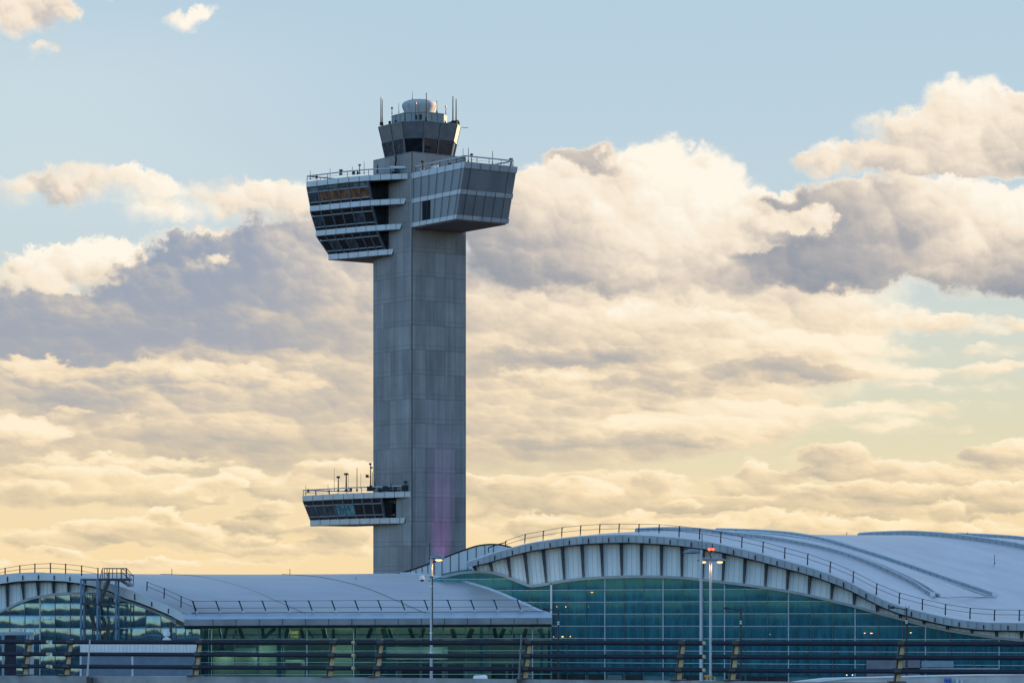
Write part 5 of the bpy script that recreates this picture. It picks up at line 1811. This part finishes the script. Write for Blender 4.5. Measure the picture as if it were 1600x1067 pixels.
g.box(X0, X1, DL - .2, DL - .06, P(0, 1058.5, DL).z, P(0, 1055.5, DL).z)
build('bottom_rail', g, 'white', lv)
# things standing on it
g = MB()
c = P(260.5, 1005.7, DL + 1)
z0 = c.z
g.lathe([(.30, z0), (.30, z0 + .28), (.42, z0 + .34), (.44, z0 + .5), (.30, z0 + .62), (.17, z0 + .66), (.17, z0 + .78), (.34, z0 + .84), (.36, z0 + 1.15), (.24, z0 + 1.38), (.05, z0 + 1.46)], c.x, c.y, 16)
tag(build('roof_vent', g, 'white', base=(c.x, c.y, z0), smooth=True), 'small white double cowl vent standing on the louvred enclosure', 'vent')
g = MB()
c = P(267, 1005.7, DL + 1.2)
g.tube([c, P(267, 972.5, DL + 1.2)], .15, 10)
g.tube([P(267, 974, DL + 1.2), P(267, 971.3, DL + 1.2)], .19, 10)
tag(build('flue_pipe', g, 'stair_dark', base=tuple(c)), 'thin black flue pipe beside the white cowl vent', 'pipe')


# ------------------------------------------------------------------ lamp posts
def pole_mb(x, y0, D, r0, r1, z0):
    g = MB()
    p = P(x, y0, D)
    g.tube([(p.x, D, z0), (p.x, D, p.z)], r0, 12, r1)
    g.lathe([(r0 * 2.2, z0), (r0 * 2.2, z0 + .06), (r0 * 1.3, z0 + .1), (r0 * 1.2, z0 + .45)], p.x, D, 12)
    return g


def head_mb(p, q, w, h):
    """flattened tapering lamp head from p (pole side) to q (tip)"""
    g = MB()
    p, q = Vector(p), Vector(q)
    rows = []
    for f, a, b in ((0, .35, .45), (.12, .6, .7), (.35, 1, 1), (.7, 1.0, .85), (.92, .7, .5), (1, .3, .2)):
        c = p.lerp(q, f)
        ring_ = []
        for k in range(12):
            t = 2 * math.pi * k / 12
            zz = math.sin(t)
            ring_.append(c + Vector((0, w / 2 * a * math.cos(t), h * b * (zz * .9 if zz > 0 else zz * .35))))
        rows.append(ring_ + [ring_[0]])
    g.loft(rows)
    for r in (rows[0], rows[-1]):
        g.face(r[:-1])
    return g


def lamp_disc(parent, c, rx, ry, m='lamp_glow'):
    g = MB()
    g.lathe([(.2, c.z - .09), (.8, c.z - .07), (1.0, c.z)], 0, 0, 16)
    for i, v in enumerate(g.vs):
        g.vs[i] = Vector((c.x + v.x * rx, c.y + v.y * ry, v.z))
    build('lamp_lens', g, m, parent)


def lamp_light(parent, c, e):
    ld = bpy.data.lights.new('street_lamp_light', 'SPOT')
    ld.energy = e
    ld.color = (1.0, .45, .15)
    ld.spot_size = math.radians(150)
    ld.spot_blend = .8
    ld.shadow_soft_size = .2
    o = bpy.data.objects.new('street_lamp_light', ld)
    COL.objects.link(o)
    o.parent = parent
    r = root_of(parent)
    o.location = c - Vector(r.location)


ROADZ = 4.4
DA = 205.0
pa = DA / F
# lamp with camera (in front of the eave)
t = thing('street_lamp', 'grey street lamp glowing amber, with a white dome camera on a side arm', 'street lamp', (P(674, HZ, DA).x, DA, ROADZ), 0, 'street lamps along the terminal road')
build('pole', pole_mb(674, 871, DA, .115, .095, ROADZ), 'pole_grey', t)
h = build('lamp_head', head_mb(P(671.5, 870.8, DA), P(694.5, 872.8, DA), .55, .30), 'lamp_head', t, smooth=True)
lamp_disc(h, P(685.7, 874.2, DA), .26, .2)
lamp_light(t, P(684, 876.5, DA), 120)
g = MB()
g.bar(P(671.5, 872.5, DA), P(671.5, 848, DA), .045)
g.bar(P(671.5, 874, DA), P(671.5, 868, DA), .09)
build('antenna', g, 'dark_metal', t)
g = MB()
g.bar(P(674, 895.3, DA), P(658.5, 895.3, DA), .09, .11)
g.bar(P(658.8, 894, DA), P(658.8, 899.5, DA), .1)
build('camera_arm', g, 'pole_grey', t)
g = MB()
c = P(659.5, 903, DA)
g.lathe([(.05, c.z + .22), (.14, c.z + .19), (.19, c.z + .08), (.20, c.z - .06), (.205, c.z - .1), (.16, c.z - .13)], c.x, c.y, 16)
cm = build('dome_camera', g, 'white', t, smooth=True)
g = MB()
g.lathe([(.155, c.z - .12), (.12, c.z - .2), (.06, c.z - .235), (.01, c.z - .24)], c.x, c.y, 14)
build('camera_dome', g, 'strut', cm, smooth=True)
for y in (901, 915.5, 988, 1018.5):
    g = MB()
    c = P(674, y, DA)
    g.lathe([(.125, c.z - .05), (.13, c.z), (.125, c.z + .05)], c.x, DA, 12)
    build('pole_clamp', g, 'white' if y > 910 else 'strut', t)
g = MB()
g.box(P(675.5, 0, DA).x, P(676.6, 0, DA).x, DA - .12, DA - .04, P(0, 1000, DA).z, P(0, 902, DA).z)
build('cable_duct', g, 'dark_metal', t)

# single arm lamp
t = thing('street_lamp', 'tall pale grey single arm street lamp, unlit, beside the double lamp with red beacons', 'street lamp', (P(1096, HZ, DA).x, DA, ROADZ), 0, 'street lamps along the terminal road')
build('pole', pole_mb(1095.5, 858.5, DA - 8, .118, .10, ROADZ), 'pole_grey', t)
build('lamp_head', head_mb(P(1094, 862.5, DA - 8), P(1067.8, 863.0, DA - 8), .6, .26), 'lamp_head', t, smooth=True)
g = MB()
g.bar(P(1097, 862, DA - 8), P(1097, 834, DA - 8), .045)
build('antenna', g, 'dark_metal', t)

# double lamp with beacons
t = thing('street_lamp', 'double headed street lamp glowing amber with two red beacons on top', 'street lamp', (P(1110.5, HZ, DA).x, DA, ROADZ), 0, 'street lamps along the terminal road')
build('pole', pole_mb(1110.3, 876, DA, .11, .09, ROADZ), 'pole_grey', t)
h = build('lamp_head', head_mb(P(1110.5, 874.6, DA), P(1134, 875.8, DA), .55, .24), 'lamp_head', t, smooth=True)
lamp_disc(h, P(1124.8, 877.4, DA), .22, .18)
h2 = build('lamp_head', head_mb(P(1110, 874.6, DA), P(1089, 875.6, DA), .55, .24), 'lamp_head', t, smooth=True)
lamp_disc(h2, P(1098.5, 877.4, DA), .22, .18)
lamp_light(t, P(1117, 880, DA), 90)
lamp_light(t, P(1103, 880, DA), 60)
g = MB()
g.tube([P(1110.8, 872, DA), P(1110.8, 868.5, DA), P(1109, 866.5, DA), P(1109, 864.5, DA), P(1111.5, 861.5, DA), P(1113.4, 859, DA)], .045, 6)
g.bar(P(1107, 859.6, DA), P(1115.5, 859.4, DA), .05)
g.bar(P(1113, 857.5, DA), P(1113, 848.8, DA), .05)
bk = build('beacon_bracket', g, 'dark_metal', t)
for x in (1108.4, 1113.8):
    g = MB()
    c = P(x, 858.0, DA)
    g.lathe([(.07, c.z - .09), (.105, c.z - .05), (.11, c.z + .02), (.07, c.z + .09), (.01, c.z + .11)], c.x, c.y, 12)
    build('beacon', g, 'beacon', bk, smooth=True)
g = MB()
for sx in (-1, 1):
    c = P(1110.3, 1062, DA)
    g.box(c.x + sx * .28 - .06, c.x + sx * .28 + .06, DA - .3, DA - .2, ROADZ, P(0, 1056.5, DA).z)
bar_z = P(0, 1056.5, DA).z
tag(build('traffic_barrier', g.box(P(1100, 0, DA).x, P(1112.5, 0, DA).x, DA - .32, DA - .24, bar_z, bar_z + .12), 'orange', base=(P(1106, 0, DA).x, DA - .3, ROADZ)), 'small orange barrier at the foot of the double lamp', 'barrier')


# black park lamps nearer the glass
def black_lamp(x, ytop, D, label, arm=-1, armlen=25):
    k = D / F
    t = thing('park_lamp', label, 'lamp post', (P(x, HZ, D).x, D, 0.0), 0, 'black lamps before the glass halls')
    g = MB()
    p = P(x, ytop, D)
    g.tube([(p.x, D, .004), (p.x, D, 3.5), (p.x, D, p.z)], .14, 10, .085)
    g.lathe([(.3, .004), (.3, .5), (.2, .7), (.16, .9)], p.x, D, 12)
    build('pole', g, 'strut', t)
    g = MB()
    g.tube([P(x, ytop + 3, D), P(x + arm * armlen * .4, ytop + .8, D), P(x + arm * armlen * .72, ytop - .3, D)], .06, 7, .04)
    g.tube([P(x, ytop + 3, D), P(x - arm * 5.2, ytop - 3.2, D)], .05, 6, .02)
    g.tube([P(x, ytop + 3, D), P(x + arm * 1.5, ytop - 3.8, D)], .05, 6, .02)
    build('arm', g, 'strut', t)
    g = head_mb(P(x + arm * armlen * .66, ytop - .3, D), P(x + arm * armlen * 1.06, ytop - .2, D), .5, .24)
    h = build('lamp_head', g, 'strut', t, smooth=True)
    for y in (ytop + 20, ytop + 23):
        g = MB()
        c = P(x, y, D)
        g.lathe([(.12, c.z - .06), (.125, c.z + .06)], c.x, D, 10)
        build('sign_band', g, 'white', t)
    return t


black_lamp(872.5, 951.5, 286, 'black lamp post standing just right of the long eave corner')
black_lamp(1157.5, 950.5, 286, 'black lamp post right of the tall grey double street lamp', -1, 26)
black_lamp(1416.5, 949.5, 286, 'black lamp post at the low end of the wave roof', -1, 26)
black_lamp(-14, 957.5, 286, 'black lamp post left of the escape stair, only its head in view', 1, 42)

# white car roof on the terminal road
DC = 212.0
car = thing('parked_car', 'white car on the terminal road, only its roof above the parapet', 'car', (P(750, HZ, DC).x, DC, ROADZ))
zr = P(0, 1055.4, DC).z
cx = P(750.5, 0, DC).x
g = MB()
sec = [(-.62, 0), (-.52, .36), (-.36, .42), (.34, .42), (.5, .36), (.6, 0)]
def carrow(y, s, zt):
    return [Vector((cx + sx * s, y, zt - .42 + sz)) for sx, sz in sec]
g.loft([carrow(DC + .4, .92, zr - .06), carrow(DC + .9, 1, zr), carrow(DC + 2.2, 1, zr), carrow(DC + 2.9, .92, zr - .1)])
g.face(carrow(DC + .4, .92, zr - .06)); g.face(carrow(DC + 2.9, .92, zr - .1))
cr_ = build('roof', g, 'car_paint', car, smooth=True)
g = MB()
g.hexa([(cx - .85, DC - .6, ROADZ + .25), (cx + .85, DC - .6, ROADZ + .25), (cx + .85, DC + 3.8, ROADZ + .25), (cx - .85, DC + 3.8, ROADZ + .25)], [(cx - .78, DC - .4, zr - .44), (cx + .78, DC - .4, zr - .44), (cx + .78, DC + 3.6, zr - .44), (cx - .78, DC + 3.6, zr - .44)])
build('body', g, 'car_paint', car)
for sx in (-.8, .8):
    for yy in (.2, 3.0):
        g = MB()
        g.tube([(cx + sx - .1, DC + yy, ROADZ + .31), (cx + sx + .1, DC + yy, ROADZ + .31)], .31, 14)
        build('wheel', g, 'tyre', car)

# ------------------------------------------------------------------ foreground parapet and railing
def bd(x):
    """distance of the railing along the viaduct"""
    return 60.0 - 8.5 * (x / 1600.0)


def BP(x, y, o=0.0):
    return P(x, y, bd(x) + o)


PT = [(-120, 1054.2), (0, 1054.8), (320, 1056.0), (620, 1058.2), (900, 1061.5), (1150, 1063.5), (1405, 1065.8), (1700, 1068.5)]
pt = lambda x: interp(PT, x)
g = MB()
xs = [-120 + i * 70 for i in range(27)]
for a, b in zip(xs, xs[1:]):
    A = [BP(a, pt(a)), BP(b, pt(b)), BP(b, pt(b), .38), BP(a, pt(a), .38)]
    g.hexa([Vector((p.x, p.y, EYE - 4.0)) for p in A], A)
par = build('roadside_parapet', g, 'parapet', base=(0, 56, EYE - 3.6))
tag(par, 'low weathered concrete parapet under the navy three bar railing', 'parapet')
g = MB()
random.seed(3)
rails_y = ((1002.4, 1021.2, 1040.3), (1006.0, 1027.5, 1049.0))


def ry(k, x):
    f = x / 1600.0
    return rails_y[0][k] + (rails_y[1][k] - rails_y[0][k]) * f + (2.0 if False else 0)


# measured once more along the bar: it sags a little in the middle
def bary(k, x):
    tab = ((0, 1002.4, 1021.3, 1040.2), (320, 1003.0, 1022.3, 1042.0), (620, 1003.6, 1024.0, 1044.0), (900, 1003.8, 1024.8, 1045.2), (1200, 1004.6, 1026.0, 1047.2), (1600, 1005.6, 1027.2, 1049.3))
    return interp([(r[0], r[1 + k]) for r in tab], x)


def railing(x0, x1, posts, label, cap_left=False, cap_right=True):
    xm = (max(x0, 0) + min(x1, 1600)) / 2
    b = BP(xm, pt(xm))
    t = thing('roadside_railing', label, 'railing', (b.x, b.y, b.z), 0, 'navy railing sections on the parapet')
    for k in range(3):
        g = MB()
        n = max(2, int((x1 - x0) / 80))
        g.tube([BP(x0 + (x1 - x0) * i / n, bary(k, x0 + (x1 - x0) * i / n), -.02) for i in range(n + 1)], .044 if k else .047, 14)
        rl = build('rail', g, 'rail_navy', t, smooth=True)
        if cap_right:
            g = MB()
            a, c = BP(x1, bary(k, x1), -.02), BP(x1 + 3.6, bary(k, x1), -.02)
            g.tube([a, c], .036, 12)
            build('rail_sleeve', g, 'tan', rl, smooth=True)
    for x in posts:
        g = MB()
        f = x / 1600
        wd = .10
        top, bot = BP(x, bary(0, x) - 5.0, .12), BP(x - 8.0, pt(x) + .5, .12)
        e = Vector((.046, 0, 0))
        e2 = Vector((.055, 0, 0))
        dpt = Vector((0, .16, 0))
        g.hexa([bot - e2, bot + e2, bot + e2 + dpt, bot - e2 + dpt], [top - e, top + e, top + e + dpt * .6, top - e + dpt * .6])
        po = build('post', g, 'post_dark', t)
        g = MB()
        s = Vector((.016, -.006, 0))
        g.hexa([bot + s - e2 * .75, bot + s + e2 * .95, bot + s + e2 * .95 + dpt * .02, bot + s - e2 * .75 + dpt * .02], [top + s - e * .6, top + s + e * .8, top + s + e * .8 + dpt * .02, top + s - e * .6 + dpt * .02])
        build('post_face', g, 'tan', po)
        for k in range(3):
            g = MB()
            fy_ = (bary(k, x) - (bary(0, x) - 5)) / (pt(x) - bary(0, x) + 5)
            xc = x - 8 * fy_
            g.tube([BP(xc - 5.0, bary(k, xc), -.02), BP(xc + 5.5, bary(k, xc), -.02)], .056, 14)
            g.bar(BP(xc, bary(k, xc), 0), BP(xc, bary(k, xc), .14), .11, .075)
            build('rail_clamp', g, 'strut', po)
        g = MB()
        c = BP(x - 8, pt(x), .1)
        g.box(c.x - .16, c.x + .16, c.y - .12, c.y + .2, c.z + .002, c.z + .025)
        build('base_plate', g, 'post_dark', po)
    return t


railing(-60, 73, [46], 'navy three bar railing section at the far left, ending in a tan sleeve', False, True)
railing(83, 550, [110.5, 312.5, 522], 'navy railing section in front of the enclosure, with three tan posts')
railing(559, 1098, [595.5, 827, 1067], 'navy railing section in front of the eave corner, ending at the tall lamps')
railing(1113, 1660, [1151, 1409.5], 'navy railing section along the teal glass wall, with two tan posts', False, False)


def marker(x0, y0, x1, y1, w, m, label, foot):
    g = MB()
    a, b = BP(x1, y1, -.12), BP(x0, y0, -.12)
    g.tube([a, b], w, 8, w * .75)
    t = thing('marker_rod', label, 'marker rod', (a.x, a.y, a.z - .1), 0)
    build('rod', g, m, t)
    g = MB()
    f = BP(*foot, -.2)
    a2 = Vector((a.x, a.y, a.z))
    g.box(f.x - .05, f.x + .05, f.y - .03, f.y + .14, f.z - .12, f.z + .06)
    g.bar(f + Vector((0, .03, 0)), a2, .045)
    build('foot', g, 'strut', t)


marker(140.5, 999, 136.5, 1057, .022, 'pale_concrete', 'thin pale leaning marker rod in front of the enclosure', (139.5, 1062))
marker(815.2, 991, 811.0, 1062, .026, 'mullion', 'thin dark grey marker rod beside a tan railing post', (811.5, 1065))

# pale slab and parapet of the neighbouring ramp, seen between railing and terminal
DPZ = 120.0
g = MB()
RP = [(1180, 1072), (1232, 1066.3), (1262, 1062.4), (1290, 1059.3), (1330, 1058.2), (1380, 1057.2), (1440, 1055.5), (1500, 1054.3), (1560, 1053.4), (1620, 1052.8), (1700, 1052)]
for (xa, ya), (xb, yb) in zip(RP, RP[1:]):
    A = [P(xa, ya, DPZ), P(xb, yb, DPZ), P(xb, yb, DPZ + .5), P(xa, ya, DPZ + .5)]
    B_ = [Vector((p.x, p.y, .004)) for p in A]
    g.hexa(B_, A)
rw = thing('ramp_parapet', 'pale concrete ramp parapet curving up at the lower right', 'parapet', (P(1450, HZ, DPZ).x, DPZ, 0))
build('wall', g, 'pale_concrete', rw)
g = MB()
g.band([P(x, y - .1, DPZ - .06) for x, y in RP], [P(x, y + (1.4 if x > 1300 else 4.5), DPZ - .06) for x, y in RP], .7)
build('coping', g, 'white', rw)
# blue position sign
sg = thing('position_sign', 'small blue sign with white numerals on the pale ramp wall', 'sign', tuple(P(1481, 1067, DPZ - .3)))
g = MB()
pa_ = DPZ / F
c0, c1 = P(1475.5, 1074, DPZ - .3), P(1486.7, 1058.8, DPZ - .3)
g.box(c0.x, c1.x, DPZ - .3, DPZ - .26, c0.z, c1.z)
bdp = build('plate', g, 'sign_blue', sg)
g = MB()
g.box(c0.x + .02, c1.x - .02, DPZ - .31, DPZ - .301, c1.z - .05, c1.z - .02)
build('header_strip', g, 'louvre', sg)
fc = bpy.data.curves.new('numerals', 'FONT')
fc.body = '644'
fc.size = .20
fc.extrude = .004
fc.align_x = 'CENTER'
fo = bpy.data.objects.new('numerals', fc)
COL.objects.link(fo)
dg = bpy.context.evaluated_depsgraph_get()
me = bpy.data.meshes.new_from_object(fo.evaluated_get(dg))
bpy.data.objects.remove(fo)
no = bpy.data.objects.new('numerals', me)
COL.objects.link(no)
no.parent = sg
no.rotation_euler = (math.radians(90), 0, 0)
zt = P(0, 1065.4, DPZ - .3).z - .145
no.location = Vector(((c0.x + c1.x) / 2, DPZ - .306, zt)) - Vector(sg.location)
me.materials.append(M['white'])
g = MB()
for x in (1495.5, 1502.5):
    c = P(x, 1059.5, DPZ - .25)
    g.box(c.x - .05, c.x + .05, DPZ - .28, DPZ - .18, .004, c.z)
tag(build('twin_bollard_post', g, 'fascia', base=(P(1499, 0, DPZ).x, DPZ - .2, 0)), 'pale twin post beside the small blue sign', 'post')
# pale slab at the foot of the lamps
g = MB()
SLD = 90.0
A = [P(1061, 1063.2, SLD), P(1112, 1062.0, SLD), P(1119, 1062.4, SLD + 3), P(1066, 1063.2, SLD + 3)]
B_ = [P(1064, 1068.5, SLD), P(1110, 1067.5, SLD), P(1119, 1066.0, SLD + 3), P(1066, 1067, SLD + 3)]
g.hexa(B_, A)
for x in (1070, 1106):
    c = P(x, 1067, SLD + 1)
    g.box(c.x - .15, c.x + .15, SLD + .6, SLD + .9, .004, c.z)
tag(build('canopy_slab', g, 'pale_concrete', base=(P(1090, 0, SLD).x, SLD, 0)), 'pale flat canopy slab below the two tall lamps', 'canopy')
# steel gantry at the far left
DGN = 88.0
gn = thing('steel_gantry', 'blurred navy steel gantry frame with a dark panel at the left edge', 'gantry', (P(10, HZ, DGN).x, DGN, 0))
g = MB()
g.box(P(-60, 0, DGN).x, P(50.5, 0, DGN).x, DGN, DGN + .2, P(0, 991.5, DGN).z, P(0, 987.2, DGN).z)
build('beam', g, 'rail_navy_pale' if 'rail_navy_pale' in M else 'louvre', gn)
for x, w, m in ((4.0, 2.6, 'louvre'), (48.5, 6.0, 'sheet_violet' if 'sheet_violet' in M else 'sheet_grey'), (42, 3, 'louvre'), (-40, 3, 'louvre')):
    g = MB()
    g.box(P(x - w / 2, 0, DGN).x, P(x + w / 2, 0, DGN).x, DGN + .03, DGN + .17, .004, P(0, 991.6 if x < 45 else 987.4, DGN).z)
    build('post', g, m, gn)
g = MB()
g.box(P(7, 0, DGN).x, P(24.5, 0, DGN).x, DGN + .05, DGN + .12, P(0, 1056, DGN).z, P(0, 992.5, DGN).z)
build('panel', g, 'rail_navy', gn)

# unseen garage-like block, added to shade halls and viaduct from the low sun
blocker = thing('sun_blocker', 'added concrete block with open decks, out of view on the right, shading the halls', 'added sun blocker', (205, 300, 0))
for k in range(19):
    g = MB()
    g.box(182, 226, 105, 620, 3.0 * k + (0.004 if k == 0 else 0), 3.0 * k + 1.3)
    build('deck', g, 'pale_concrete', blocker)
for y in range(110, 615, 26):
    g = MB()
    g.box(183, 225, y, y + 1.0, 1.31, 55.2)
    build('frame_wall', g, 'parapet', blocker)
g = MB()
g.box(196, 212, 106, 619, 1.31, 55.2)
build('core_wall', g, 'parapet', blocker)
